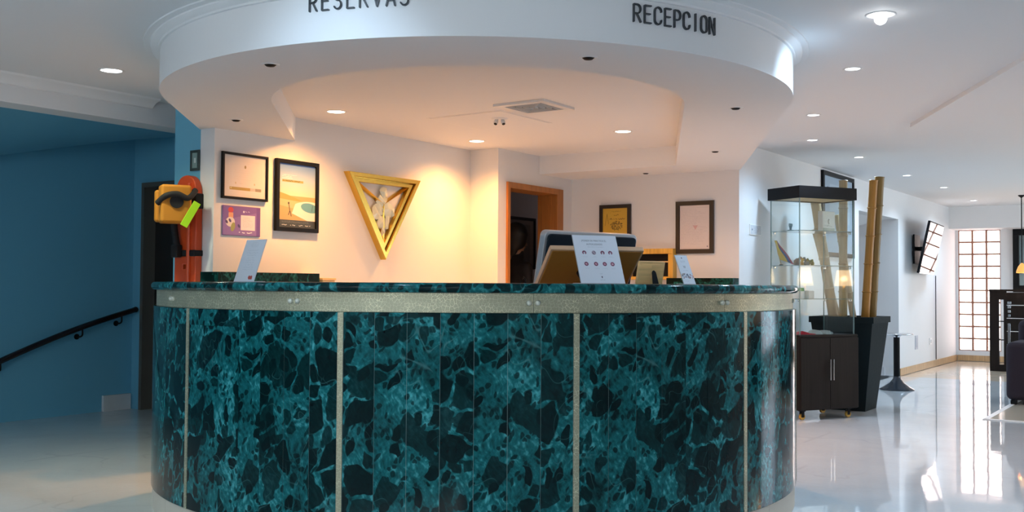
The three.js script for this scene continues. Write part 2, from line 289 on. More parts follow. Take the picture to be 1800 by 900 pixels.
// ---------------------------------------------------------------- lamps
const cool = new THREE.Color(0.54, 0.77, 1.0), warm = new THREE.Color(1.0, 0.43, 0.11), neutral = new THREE.Color(0.97, 1.0, 0.68);
const glowCool = std(0xffffff, 0.5, { emissive: new THREE.Color(0.95, 0.98, 1), emissiveIntensity: 9 }), glowWarm = std(0xffffff, 0.5, { emissive: new THREE.Color(1, 0.90, 0.72), emissiveIntensity: 7 });
function downlight(x, y, z, r, color, power, glow, label, group, angle = 1.15, aim = null) {
  const t = thing('ceiling_downlight', label, 'downlight', [x, y, z], 0, group);
  obj('rim', lathe([[r, 0.0], [r + 0.004, -0.004], [r + 0.012, -0.004], [r + 0.018, -0.001], [r + 0.018, 0.0]], 28), M.paint, t);
  obj('lens', lathe([[0.0001, -0.003], [r * 0.7, -0.0025], [r, -0.001], [r, 0.0], [0.0001, 0.0]], 28), glow, t);
  if (aim) { // tilted lamp that stands proud of its rim and is turned towards the fascia
    obj('bulb', new THREE.SphereGeometry(r * 0.55, 18, 14).translate(0, -0.02, 0), glow, t);
    const p = new THREE.SpotLight(color, aim[3], 0, 0.66, 1, 2); p.position.set(0, -0.045, 0); p.target.position.set(aim[0] - x, aim[1] - y, aim[2] - z); p.castShadow = true; p.shadow.radius = r / 0.02; t.add(p, p.target);
  }
  const l = new THREE.SpotLight(color, power, 0, angle, 0.9, 2); l.position.set(0, -0.02, 0); l.target.position.set(0, -1.5, 0); l.castShadow = true; l.shadow.radius = r / 0.02; t.add(l, l.target); return t;
}
const hallLights = [[5.176, -1.34, 'beside the round fascia under the lettering RECEPCION'], [6.373, -1.816, 'in the hall ceiling, second along the fascia'], [7.925, -2.559, 'third along the fascia in the hall ceiling'], [9.271, -3.004, 'in the hall ceiling just before the glass display case'], [10.734, -3.0, 'in the hall ceiling over the bamboo planter'], [12.76, -3.01, 'in the hall ceiling before the wall recess'], [14.527, -2.96, 'in the hall ceiling before the television'], [16.905, -3.02, 'next to the ceiling beam over the glass blocks']];
hallLights.forEach(([x, z, w], i) => downlight(x, CEIL, z, i ? 0.042 : 0.055, cool, 4.6, glowCool, 'small round cool white downlight ' + w, 'hall downlights', 1.3, i ? null : [5.56, 2.08, -1.91, 6]));
downlight(3.958, CEIL, -5.71, 0.062, neutral, 4.8, glowCool, 'round white downlight in the dim ceiling before the blue wall', undefined);
[[2.55, -2.88], [1.6, -5.3], [1.2, -1.3], [3.5, 0.3], [-1.2, -3.0], [0.6, 1.4], [6.2, 0.9], [9.0, 0.6]].forEach(([x, z], i) => downlight(x, CEIL, z, 0.055, cool, i === 1 ? 5 : 2.5, glowCool, 'round cool white downlight in the lobby ceiling in front of the counter', 'lobby downlights', i === 1 ? 1.35 : 1.15, i ? null : [3.36, 2.02, -3.22, 1.6]));
downlight(5.497, BOOTH, -5.261, 0.062, warm, 9.2, glowWarm, 'warm round downlight over the beach poster in the booth ceiling', 'warm booth downlights', 1.3);
downlight(7.273, BOOTH, -5.295, 0.062, warm, 9.2, glowWarm, 'warm round downlight in the corner of the booth ceiling by the pillar', 'warm booth downlights', 1.3);
downlight(7.442, BOOTH, -3.957, 0.062, warm, 13, glowWarm, 'warm round downlight in the booth ceiling beside the inner fascia', 'warm booth downlights', 1.3);
[[3.538, -3.83, 'soffit over the slanted menu sign'], [4.242, -2.441, 'soffit before the square air vent'], [5.914, -2.382, 'soffit under the lit end of the fascia'], [7.725, -3.283, 'soffit on the way to the hall wall corner'], [4.617, -5.314, 'soffit over the framed certificate'], [8.862, -4.468, 'strip of soffit over the yellow framed print']].forEach(([x, z, w]) => {
  const t = thing('unlit_downlight', 'switched-off dark recessed spot in the ' + w, 'downlight', [x, SOFFIT, z], 0, 'unlit soffit spots');
  obj('rim', lathe([[0.028, 0], [0.032, -0.004], [0.042, -0.004], [0.046, 0]], 24), M.paint, t); obj('lens', lathe([[0.0001, -0.012], [0.02, -0.010], [0.029, -0.002], [0.029, 0], [0.0001, 0]], 24), M.dark, t);
});

// ---------------------------------------------------------------- reception counter
{
  const t = thing('reception_counter', 'round reception counter clad in dark green marble slabs', 'counter');
  const a0 = 50, a1 = 228.8;
  obj('core', [sweep(arcPath(a0, a1), [[1.80, 0.0], [1.80, 1.17], [1.70, 1.17], [1.70, 0.0]], true)], M.dark, t);
  const pl = [a0, 72, 92, 112, 135, 158, 180, 202, a1];
  for (let i = 0; i + 1 < pl.length; i++) obj('plinth', arcBlock(pl[i] + 0.04, pl[i + 1] - 0.04, 1.80, 1.852, 0.001, 0.117, 0.003), M.plinth, t);
  const trims = [69.4, 100.3, 130.75, 162.8, 193.1, 223.6], hw = 0.40;
  for (const a of trims) obj('cladding_strip', arcBlock(a - hw, a + hw, 1.80, 1.863, 0.118, 1.083, 0.002, R(0, 0.6), 0, 0.4), M.crackle, t);
  const edges = [a0 - hw, ...trims, a1 + hw];
  obj('grout', arcBlock(a0 + 0.02, a1 - 0.02, 1.79, 1.8585, 0.119, 1.082, 0.001), std(new THREE.Color(0.22, 0.34, 0.33), 0.5), t);
  let lu = 0;
  for (let k = 0; k + 1 < edges.length; k++) {
    const s0 = edges[k] + hw + 0.03, s1 = edges[k + 1] - hw - 0.03, n = Math.max(1, Math.round((s1 - s0) / 4.42)), w = (s1 - s0) / n;
    for (let i = 0; i < n; i++) {
      const along = rnd() < 0.45; lu = along ? lu + w * D * 1.86 : R(0, 2.3); if (lu > 2.34) lu = R(0, 1);
      if (!along) t.userData.vo = R(0, 0.26);
      obj('marble_slab', arcBlock(s0 + i * w + 0.025, s0 + (i + 1) * w - 0.025, 1.80, 1.86, 0.118, 1.083, 0.0025, lu, t.userData.vo || 0, 0.75), M.marble, t);
    }
  }
  delete t.userData.vo;
  const seams = [a0, 74, 104.9, 136.6, 170.4, 200.6, a1];
  for (let i = 0; i + 1 < seams.length; i++) obj('crackle_band', arcBlock(seams[i] + 0.03, seams[i + 1] - 0.03, 1.80, 1.845, 1.0835, 1.1695, 0.001, R(0, 0.4)), M.crackle, t);
  for (const a of [74, 104.9, 136.6, 170.4, 200.6]) for (const s of [-0.6, 0.6]) {
    const g = new THREE.SphereGeometry(0.0125, 16, 12); g.scale(1, 1, 1); const [x, z] = P(a + s, 1.846); g.translate(x, 1.128, z); obj('screw_cap', g, std(new THREE.Color(0.62, 0.62, 0.52), 0.3, { metalness: 0.3 }), t);
  }
  // worktop ring with a rounded nose
  const prof = []; for (let i = 0; i <= 10; i++) { const a = -Math.PI / 2 + Math.PI * i / 10; prof.push([1.8535 + 0.0215 * Math.cos(a), 1.1915 + 0.0215 * Math.sin(a)]); }
  const top = obj('countertop', sweep(arcPath(49, 229.4, 1.5), [[1.42, 1.17], ...prof, [1.42, 1.213], [1.42, 1.17]], true), M.marble);
  tag(top, 'curved polished green marble countertop with rounded edge', 'countertop');
  // staff desk inside the ring
  const d = thing('staff_desk', 'curved dark staff desk on the inner side of the reception counter', 'desk');
  obj('desk_top', sweep(arcPath(70, 215), [[0.86, 0.74], [1.68, 0.74], [1.68, 0.765], [0.86, 0.765], [0.86, 0.74]], true), M.woodOrange, d);
  for (const a of [72, 120, 168, 213]) obj('leg', arcBlock(a - 0.6, a + 0.6, 0.92, 1.66, 0.0, 0.74), M.dark, d);
}

// ---------------------------------------------------------------- lettering on the fascia
const ell = (cx, cy, rx, ry, a0, a1, n = 14) => Array.from({ length: n + 1 }, (_, i) => { const a = (a0 + (a1 - a0) * i / n) * D; return [cx + rx * Math.cos(a), cy + ry * Math.sin(a)]; });
const STROKES = {                                     // unit height, about 0.5 wide
  R: [[[0, 0], [0, 1]], [[0, 1], [0.22, 1], ...ell(0.22, 0.74, 0.22, 0.26, 90, -90, 12), [0, 0.48]], [[0.2, 0.48], [0.46, 0]]], E: [[[0.42, 1], [0, 1], [0, 0], [0.42, 0]], [[0, 0.52], [0.36, 0.52]]],
  S: [[...ell(0.23, 0.75, 0.21, 0.25, 25, 270, 14), ...ell(0.23, 0.25, 0.22, 0.25, 90, -155, 14)]], V: [[[0, 1], [0.25, 0], [0.5, 1]]], A: [[[0, 0], [0.25, 1], [0.5, 0]], [[0.08, 0.3], [0.42, 0.3]]],
  C: [[...ell(0.25, 0.75, 0.23, 0.25, 0, 180, 12), ...ell(0.25, 0.25, 0.23, 0.25, 180, 360, 12)]], P: [[[0, 0], [0, 1], [0.22, 1], ...ell(0.22, 0.72, 0.22, 0.28, 90, -90, 12), [0, 0.44]]],
  I: [[[0.1, 0], [0.1, 1]]], O: [[...ell(0.25, 0.75, 0.24, 0.25, 0, 180, 12), ...ell(0.25, 0.25, 0.24, 0.25, 180, 360, 12), [0.49, 0.75]]], N: [[[0, 0], [0, 1], [0.44, 0], [0.44, 1]]],
};
function lettering(text, aStart, aEnd, y, h, label) {
  const t = thing('fascia_lettering', label, 'lettering');
  const mat = std(new THREE.Color(0.075, 0.08, 0.088), 0.45, { metalness: 0.3 }), sw = 0.0068, n = text.length;
  [...text].forEach((ch, i) => {
    const gs = [], xs = STROKES[ch].flat().map((p) => p[0]), mid = (Math.min(...xs) + Math.max(...xs)) / 2;
    for (const line of STROKES[ch]) line.forEach(([px, py], k) => {
      const ax = (px - mid) * h, ay = py * h; gs.push(new THREE.CylinderGeometry(sw / 2, sw / 2, 0.012, 10).rotateX(Math.PI / 2).translate(ax, ay, 0.006));
      if (k) { const [qx, qy] = line[k - 1], bx0 = (qx - mid) * h, by0 = qy * h, L = Math.hypot(ax - bx0, ay - by0); if (L > 1e-4) gs.push(new THREE.BoxGeometry(L, sw, 0.012).rotateZ(Math.atan2(ay - by0, ax - bx0)).translate((ax + bx0) / 2, (ay + by0) / 2, 0.006)); }
    });
    const a = aStart + (aEnd - aStart) * (i + 0.5) / n, [x, z] = P(a, 1.847), m = obj('letter', gs, mat, t); m.geometry.rotateY(Math.PI / 2 - a * D); m.geometry.translate(x, y, z);
  });
}
lettering('RESERVAS', 168.6, 153.3, 2.417, 0.078, 'dark raised letters spelling RESERVAS on the round white fascia');
lettering('RECEPCION', 122.6, 107.2, 2.387, 0.078, 'dark raised letters spelling RECEPCION on the round white fascia');

// ---------------------------------------------------------------- booth ceiling fittings
{
  const t = thing('air_vent', 'square ceiling air vent with nested slanted louvres', 'vent', [6.06, BOOTH, -3.92]);
  const ring = (o, i, y0, y1) => [bx(-o, o, y0, y1, -o, -i), bx(-o, o, y0, y1, i, o), bx(-o, -i, y0, y1, -i, i), bx(i, o, y0, y1, -i, i)];
  obj('frame', ring(0.205, 0.15, -0.016, 0), M.paint, t); obj('backing', bx(-0.15, 0.15, -0.0015, 0, -0.15, 0.15), M.dark, t);
  for (const o of [0.128, 0.092, 0.056, 0.022]) obj('louvre', ring(o, Math.max(0.004, o - 0.006), -0.017, -0.005), M.paint, t);
}
{
  const t = thing('smoke_detector', 'white smoke detector with two little lamps on the booth ceiling', 'smoke detector', [6.36, BOOTH, -4.42]);
  obj('base', lathe([[0.0001, -0.014], [0.05, -0.014], [0.062, -0.006], [0.064, 0]], 32), M.paint, t);
  for (const s of [-1, 1]) { const l = obj('lamp_head', bar([0.02 * s * 0.56, -0.012, 0.02 * s * 0.83], [0.03 * s * 0.56 - 0.012, -0.045, 0.03 * s * 0.83 + 0.008], 0.013, 0.017, 14), M.paint, t); obj('lens', bar([0.03 * s * 0.56 - 0.012, -0.045, 0.03 * s * 0.83 + 0.008], [0.031 * s * 0.56 - 0.0135, -0.049, 0.031 * s * 0.83 + 0.009], 0.012, 0.012, 14), M.dark, l); }
}
{
  const t = thing('ceiling_hatch', 'flush square access hatch in the booth ceiling by the smoke detector', 'hatch', [6.42, BOOTH, -4.55]);
  const o = 0.33; obj('panel', bx(-o + 0.006, o - 0.006, -0.004, 0, -o + 0.006, o - 0.006), M.ceil, t); obj('frame', [bx(-o - 0.012, o + 0.012, -0.0025, 0, -o - 0.012, -o), bx(-o - 0.012, o + 0.012, -0.0025, 0, o, o + 0.012), bx(-o - 0.012, -o, -0.0025, 0, -o, o), bx(o, o + 0.012, -0.0025, 0, -o, o)], M.paint, t);
}
{
  const t = thing('security_camera', 'small dome security camera with black lens high on the door wall', 'camera', [8.80, 2.36, -5.394]);
  const g = lathe([[0.0001, 0.075], [0.02, 0.07], [0.036, 0.05], [0.042, 0.02], [0.05, 0.012], [0.05, 0]], 28); g.rotateX(Math.PI / 2); obj('dome', g, M.paint, t);
  const l = new THREE.SphereGeometry(0.026, 18, 14); l.translate(-0.018, -0.006, 0.055); obj('lens', l, M.black, t);
}

// ---------------------------------------------------------------- framed things on the booth walls
function scrawl(c, x, y, w, lines, lh, color, weight = 1, centre = false) {
  c.strokeStyle = color; c.lineWidth = weight;
  for (let i = 0; i < lines; i++) { const ww = w * R(0.55, 1), x0 = centre ? x + (w - ww) / 2 : x; c.beginPath(); let q = x0; c.moveTo(q, y + i * lh); while (q < x0 + ww) { q += R(1.2, 3) * weight; c.lineTo(q, y + i * lh + R(-0.28, 0.28) * lh); if (rnd() < 0.16) { q += 3 * weight; c.moveTo(q, y + i * lh); } } c.stroke(); }
}
// a frame in its own xy plane, facing +z
function framed(name, label, category, pos, turn, w, h, fw, depth, frameMat, draw, px = 512) {
  const t = thing(name, label, category, pos, turn);
  const s = new THREE.Shape([new THREE.Vector2(-w / 2, -h / 2), new THREE.Vector2(w / 2, -h / 2), new THREE.Vector2(w / 2, h / 2), new THREE.Vector2(-w / 2, h / 2)]);
  s.holes.push(new THREE.Path([new THREE.Vector2(-w / 2 + fw, -h / 2 + fw), new THREE.Vector2(-w / 2 + fw, h / 2 - fw), new THREE.Vector2(w / 2 - fw, h / 2 - fw), new THREE.Vector2(w / 2 - fw, -h / 2 + fw)]));
  obj('frame', new THREE.ExtrudeGeometry(s, { depth: depth - 0.004, bevelEnabled: true, bevelThickness: 0.002, bevelSize: 0.002, bevelSegments: 1 }).translate(0, 0, 0.002), frameMat, t);
  const g = new THREE.BoxGeometry(w - 2 * fw + 0.004, h - 2 * fw + 0.004, 0.004); g.translate(0, 0, depth * 0.45);
  const print = std(0xffffff, 0.5, { map: canvasTex(px, Math.round(px * (h - 2 * fw) / (w - 2 * fw)), draw) }); obj('print', g, print, t);
  return t;
}
framed('framed_certificate', 'framed pale certificate with a gold strip, hung above the purple card', 'certificate', [5.037, 1.962, -5.706], 0, 0.414, 0.322, 0.013, 0.024, M.black, (c, w, h) => {
  c.fillStyle = '#d2ccca'; c.fillRect(0, 0, w, h); c.strokeStyle = '#cfc4bb'; c.lineWidth = 2; c.strokeRect(w * 0.1, h * 0.14, w * 0.78, h * 0.73);
  c.fillStyle = '#8f7f5c'; c.beginPath(); c.ellipse(w * 0.5, h * 0.27, 11, 15, 0, 0, 7); c.fill();
  scrawl(c, w * 0.2, h * 0.36, w * 0.6, 5, h * 0.05, '#c9c0b9', 1, true);
  for (const x of [0.28, 0.72]) { c.fillStyle = '#b9a98c'; c.beginPath(); c.ellipse(w * x, h * 0.66, 7, 10, 0, 0, 7); c.fill(); }
  scrawl(c, w * 0.36, h * 0.66, w * 0.14, 2, 7, '#b5aaa2', 1);
  c.fillStyle = '#a48d48'; c.fillRect(w * 0.14, h * 0.755, w * 0.48, h * 0.07); c.fillStyle = '#b9b3ae'; c.fillRect(w * 0.62, h * 0.755, w * 0.12, h * 0.07); c.fillStyle = '#8d8377'; c.fillRect(w * 0.74, h * 0.755, w * 0.14, h * 0.07); c.fillStyle = '#d8cfae'; c.fillRect(w * 0.16, h * 0.77, 14, 8);
});
{
  const t = thing('purple_card', 'purple laminated notice card with a white text block on the booth wall', 'card', [5.017, 1.648, -5.706]);
  obj('sheet', rb(0.345, 0.21, 0.006, 0.002, 0, 0, 0.003), std(new THREE.Color(0.20, 0.10, 0.30), 0.35), t);
  const g = new THREE.BoxGeometry(0.336, 0.2, 0.001); g.translate(0, 0, 0.0066);
  obj('print', g, std(0xffffff, 0.35, { map: canvasTex(512, 305, (c, w, h) => {
    c.fillStyle = '#7a5598'; c.fillRect(0, 0, w, h); c.fillStyle = '#8a66a6'; c.beginPath(); c.moveTo(0, h * 0.5); c.lineTo(w, h * 0.15); c.lineTo(w, h); c.lineTo(0, h); c.fill(); c.fillStyle = '#6d4790'; c.fillRect(w * 0.9, 0, w * 0.1, h);
    c.fillStyle = '#c63a2c'; c.beginPath(); c.ellipse(w * 0.2, h * 0.13, 36, 30, 0, 0, 7); c.fill(); c.fillStyle = '#d99a6c'; c.fillRect(w * 0.14, h * 0.22, 64, 62);
    c.fillStyle = '#d8cfc9'; c.beginPath(); c.ellipse(w * 0.19, h * 0.55, 62, 52, 0, 0, 7); c.fill(); c.fillStyle = '#9a9a4a'; c.beginPath(); c.ellipse(w * 0.26, h * 0.72, 28, 50, 0.3, 0, 7); c.fill(); c.fillStyle = '#4a2f66'; for (const [x, y] of [[0.09, 0.55], [0.42, 0.68], [0.18, 0.5]]) { c.beginPath(); c.ellipse(w * x, h * y, 14, 22, -0.7, 0, 7); c.fill(); }
    c.fillStyle = '#e2dade'; c.fillRect(w * 0.47, h * 0.29, w * 0.39, h * 0.53); scrawl(c, w * 0.52, h * 0.37, w * 0.29, 9, 13, '#b8aeb8', 2);
    c.fillStyle = '#d9cfe2'; c.beginPath(); c.arc(w * 0.55, h * 0.17, 12, 0, 7); c.fill(); scrawl(c, w * 0.59, h * 0.17, w * 0.2, 1, 22, '#d9cfe2', 4);
    scrawl(c, w * 0.42, h * 0.9, w * 0.5, 1, 26, '#eee6ee', 9);
  }) }), t);
}
framed('beach_poster', 'black framed poster of a beach with surf and a dark footer', 'poster', [5.54, 1.862, -5.706], 0, 0.43, 0.528, 0.026, 0.03, M.black, (c, w, h) => {
  let g = c.createLinearGradient(0, 0, 0, h * 0.5); g.addColorStop(0, '#5a80c4'); g.addColorStop(0.5, '#9db0cc'); g.addColorStop(1, '#cfc6b4'); c.fillStyle = g; c.fillRect(0, 0, w, h * 0.55);
  c.fillStyle = '#b59a6e'; c.fillRect(0, h * 0.5, w, h * 0.5);
  c.fillStyle = '#9d9457'; c.beginPath(); c.moveTo(0, h * 0.45); c.quadraticCurveTo(w * 0.2, h * 0.47, w * 0.62, h * 0.565); c.lineTo(w * 0.3, h * 0.6); c.lineTo(0, h * 0.56); c.fill();
  c.fillStyle = '#c3ad86'; c.beginPath(); c.moveTo(0, h * 0.55); c.lineTo(w * 0.6, h * 0.585); c.lineTo(w * 0.45, h * 0.7); c.lineTo(0, h * 0.65); c.fill();
  c.fillStyle = '#d9d7d6'; c.beginPath(); c.moveTo(w * 0.45, h * 0.62); c.quadraticCurveTo(w * 0.7, h * 0.55, w, h * 0.58); c.lineTo(w, h * 0.93); c.quadraticCurveTo(w * 0.8, h * 0.88, w * 0.36, h * 0.77); c.fill();
  c.fillStyle = '#5f97ab'; c.beginPath(); c.ellipse(w * 0.84, h * 0.67, w * 0.24, h * 0.075, 0.12, 0, 7); c.fill();
  c.strokeStyle = '#3b3530'; c.lineWidth = 9; c.beginPath(); c.moveTo(w * 0.28, h * 0.63); c.lineTo(w * 0.31, h * 0.74); c.moveTo(w * 0.31, h * 0.73); c.lineTo(w * 0.27, h * 0.8); c.moveTo(w * 0.31, h * 0.73); c.lineTo(w * 0.35, h * 0.82); c.stroke(); c.fillStyle = '#3b3530'; c.beginPath(); c.arc(w * 0.275, h * 0.615, 11, 0, 7); c.fill();
  c.lineWidth = 5; c.beginPath(); c.moveTo(w * 0.92, h * 0.63); c.lineTo(w * 0.9, h * 0.72); c.stroke();
  scrawl(c, w * 0.1, h * 0.18, w * 0.42, 3, 16, '#eef0f2', 2); c.fillStyle = '#8d8a5a'; c.fillRect(w * 0.1, h * 0.255, w * 0.56, h * 0.035); scrawl(c, w * 0.12, h * 0.273, w * 0.5, 1, 16, '#2d2c20', 4);
  c.fillStyle = '#3b4246'; c.fillRect(0, h * 0.875, w, h * 0.125); scrawl(c, w * 0.1, h * 0.9, w * 0.75, 2, 9, '#9aa0a2', 1.4); for (const x of [0.1, 0.32, 0.55, 0.72]) scrawl(c, w * x, h * 0.955, w * 0.14, 1, 18, '#d5d8d8', 5);
});
framed('yellow_print', 'yellow script print in a dark frame next to the doorway', 'framed print', [9.044, 1.80, -4.886], -Math.PI / 2, 0.342, 0.41, 0.032, 0.026, std(new THREE.Color(0.02, 0.012, 0.008), 0.4), (c, w, h) => {
  c.fillStyle = '#cda53a'; c.fillRect(0, 0, w, h); c.fillStyle = '#d9b85a'; c.fillRect(0, h * 0.7, w, h * 0.3);
  scrawl(c, w * 0.36, h * 0.1, w * 0.5, 1, 30, '#5c4718', 4); scrawl(c, w * 0.45, h * 0.2, w * 0.3, 1, 44, '#4a3812', 5); scrawl(c, w * 0.28, h * 0.31, w * 0.66, 1, 52, '#2e2410', 7);
  c.strokeStyle = '#4a3812'; c.lineWidth = 5; c.beginPath(); c.moveTo(w * 0.1, h * 0.5); c.lineTo(w * 0.18, h * 0.17); c.lineTo(w * 0.24, h * 0.45); c.stroke();
  for (let i = 0; i < 130; i++) { const a = R(0, 6.3), r = Math.sqrt(rnd()); c.fillStyle = ['#3a2d12', '#6a5420', '#8d7430', '#241b0a'][Math.floor(rnd() * 4)]; c.beginPath(); c.ellipse(w * (0.55 + 0.24 * r * Math.cos(a)), h * (0.5 + 0.13 * r * Math.sin(a)), R(5, 20), R(2, 6), R(0, 3), 0, 7); c.fill(); }
});
framed('framed_document', 'pale printed document in a broad dark brown frame over the small card sign', 'framed document', [9.044, 1.762, -4.042], -Math.PI / 2, 0.378, 0.488, 0.036, 0.026, std(new THREE.Color(0.035, 0.022, 0.010), 0.4), (c, w, h) => {
  c.fillStyle = '#ddd0cc'; c.fillRect(0, 0, w, h); scrawl(c, w * 0.06, h * 0.06, w * 0.88, 26, h * 0.033, '#b7a9aa', 2); c.fillStyle = '#cfa3a0'; c.beginPath(); c.moveTo(w * 0.44, h * 0.46); c.lineTo(w * 0.6, h * 0.46); c.lineTo(w * 0.52, h * 0.56); c.fill(); c.fillStyle = '#5a4a52'; c.beginPath(); c.arc(w * 0.91, h * 0.93, 9, 0, 7); c.fill();
});
{ // brass triangle emblem with crystal pieces
  const t = thing('triangle_emblem', 'brass inverted triangle emblem with pale crystals on the booth wall', 'emblem', [6.503, 1.868, -5.708]);
  const tri = (k, dy = 0) => [[-0.452 * k, 0.234 * k + dy], [0.450 * k, 0.234 * k + dy], [0.002, -0.459 * k + dy]];
  const ring = (k0, k1, depth, z) => { const s = new THREE.Shape(tri(k0).map((p) => new THREE.Vector2(...p))); s.holes.push(new THREE.Path(tri(k1).reverse().map((p) => new THREE.Vector2(...p)))); return new THREE.ExtrudeGeometry(s, { depth, bevelEnabled: true, bevelThickness: 0.006, bevelSize: 0.005, bevelSegments: 2 }).translate(0, 0, z); };
  obj('outer_frame', ring(0.98, 0.865, 0.05, 0.004), M.brass, t); obj('inner_frame', ring(0.805, 0.70, 0.032, 0.004), M.brass, t); obj('bed', ring(0.875, 0.79, 0.010, 0.0), M.brass, t);
  for (const [x, y] of tri(0.70)) {
    const len = Math.hypot(x, y), d = [x / len, y / len], n = [-d[1], d[0]], q = [];
    for (const [l, w] of [[0.0, 0.012], [len, 0.020]]) for (const [s, z] of [[-1, 0.006], [1, 0.006], [0, 0.038]]) q.push(V(d[0] * l + n[0] * w * s, d[1] * l + n[1] * w * s, z));
    obj('strut', new ConvexGeometry(q), M.brass, t);
  }
  const crystal = phy({ color: new THREE.Color(0.86, 0.92, 0.78), roughness: 0.15, transmission: 0.25, thickness: 0.02, ior: 1.5 });
  for (const [x, y, w, h] of [[0.0, 0.10, 0.10, 0.10], [0.0, 0.02, 0.15, 0.12], [-0.05, -0.05, 0.12, 0.12], [0.06, -0.04, 0.12, 0.13], [-0.09, -0.075, 0.09, 0.10], [-0.03, -0.15, 0.08, 0.12], [0.05, -0.15, 0.08, 0.11], [0.005, -0.23, 0.05, 0.09], [0.11, -0.06, 0.06, 0.09]]) {
    const q = []; for (let i = 0; i < 14; i++) { const a = R(0, 6.28), r = R(0.75, 1); q.push(V(x + Math.cos(a) * r * w * 0.62, y + Math.sin(a) * r * h * 0.6, R(0.004, 0.034))); } q.push(V(x, y, 0.042)); obj('crystal', new ConvexGeometry(q), crystal, t);
  }
}
// ---------------------------------------------------------------- door of the back room, and the person in it
{
  const g = new THREE.Group(); g.name = 'door_1'; g.userData.kind = 'structure'; scene.add(g);
  obj('casing', [bx(7.876, 7.915, 0, 2.105, -5.394, -5.372), bx(8.735, 8.85, 0, 2.105, -5.394, -5.372), bx(7.876, 8.85, 2.105, 2.16, -5.394, -5.372)], M.woodOrange, g);
  obj('jamb', [bx(7.90, 7.915, 0, 2.105, -5.60, -5.394), bx(8.735, 8.80, 0, 2.105, -5.60, -5.394), bx(7.90, 8.80, 2.105, 2.14, -5.60, -5.394)], M.woodOrange, g);
}
framed('back_room_picture', 'dim picture in a black frame on the dark back room wall', 'picture', [10.30, 1.72, -6.948], 0, 0.92, 0.62, 0.03, 0.025, M.black, (c, w, h) => { c.fillStyle = '#7d7468'; c.fillRect(0, 0, w, h); c.fillStyle = '#5f5850'; c.fillRect(w * 0.1, h * 0.1, w * 0.8, h * 0.8); }, 128);

{ // dim lamp deep in the back room
  const t = thing('back_room_lamp', 'dim round ceiling lamp deep in the dark back room', 'lamp', [11.6, 2.5, -6.2]);
  obj('base', lathe([[0.0001, -0.02], [0.09, -0.02], [0.1, 0]], 28), M.paint, t); obj('globe', new THREE.SphereGeometry(0.07, 20, 14).translate(0, -0.06, 0), std(0xffffff, 0.5, { emissive: new THREE.Color(1, 0.75, 0.65), emissiveIntensity: 0.8 }), t);
  const l = new THREE.PointLight(new THREE.Color(1, 0.72, 0.75), 0.05); l.position.set(0, -0.06, 0); l.castShadow = true; l.shadow.radius = 3; t.add(l);
}
// distance field figures: capsules with two radii, joined smoothly
function figure(bones, centre, half, size, k) {
  const mc = new MarchingCubes(size, std(0xffffff), false, false, 120000); mc.isolation = 0; const f = mc.field;
  for (let z = 0; z < size; z++) for (let y = 0; y < size; y++) for (let x = 0; x < size; x++) {
    const px = centre[0] + (x / size * 2 - 1) * half, py = centre[1] + (y / size * 2 - 1) * half, pz = centre[2] + (z / size * 2 - 1) * half; let d = 1;
    for (const [a, b, ra, rb2, sx = 1, sz = 1] of bones) {
      const bax = (b[0] - a[0]) / sx, bay = b[1] - a[1], baz = (b[2] - a[2]) / sz, pax = (px - a[0]) / sx, pay = py - a[1], paz = (pz - a[2]) / sz;
      const h = Math.min(1, Math.max(0, (pax * bax + pay * bay + paz * baz) / Math.max(1e-9, bax * bax + bay * bay + baz * baz)));
      const q = Math.hypot(pax - bax * h, pay - bay * h, paz - baz * h) - (ra + (rb2 - ra) * h);
      const m = Math.max(k - Math.abs(d - q), 0) / k; d = Math.min(d, q) - m * m * k * 0.25;
    }
    f[x + y * size + z * size * size] = -d;
  }
  mc.update(); const n = mc.count, g = new THREE.BufferGeometry(), p = mc.positionArray.slice(0, n * 3), nn = mc.normalArray.slice(0, n * 3);
  for (let i = 0; i < n; i++) for (let c = 0; c < 3; c++) p[3 * i + c] = centre[c] + p[3 * i + c] * half;
  g.setAttribute('position', new THREE.BufferAttribute(p, 3)); g.setAttribute('normal', new THREE.BufferAttribute(nn, 3)); g.setAttribute('uv', new THREE.BufferAttribute(new Float32Array(n * 2), 2)); return g;
}
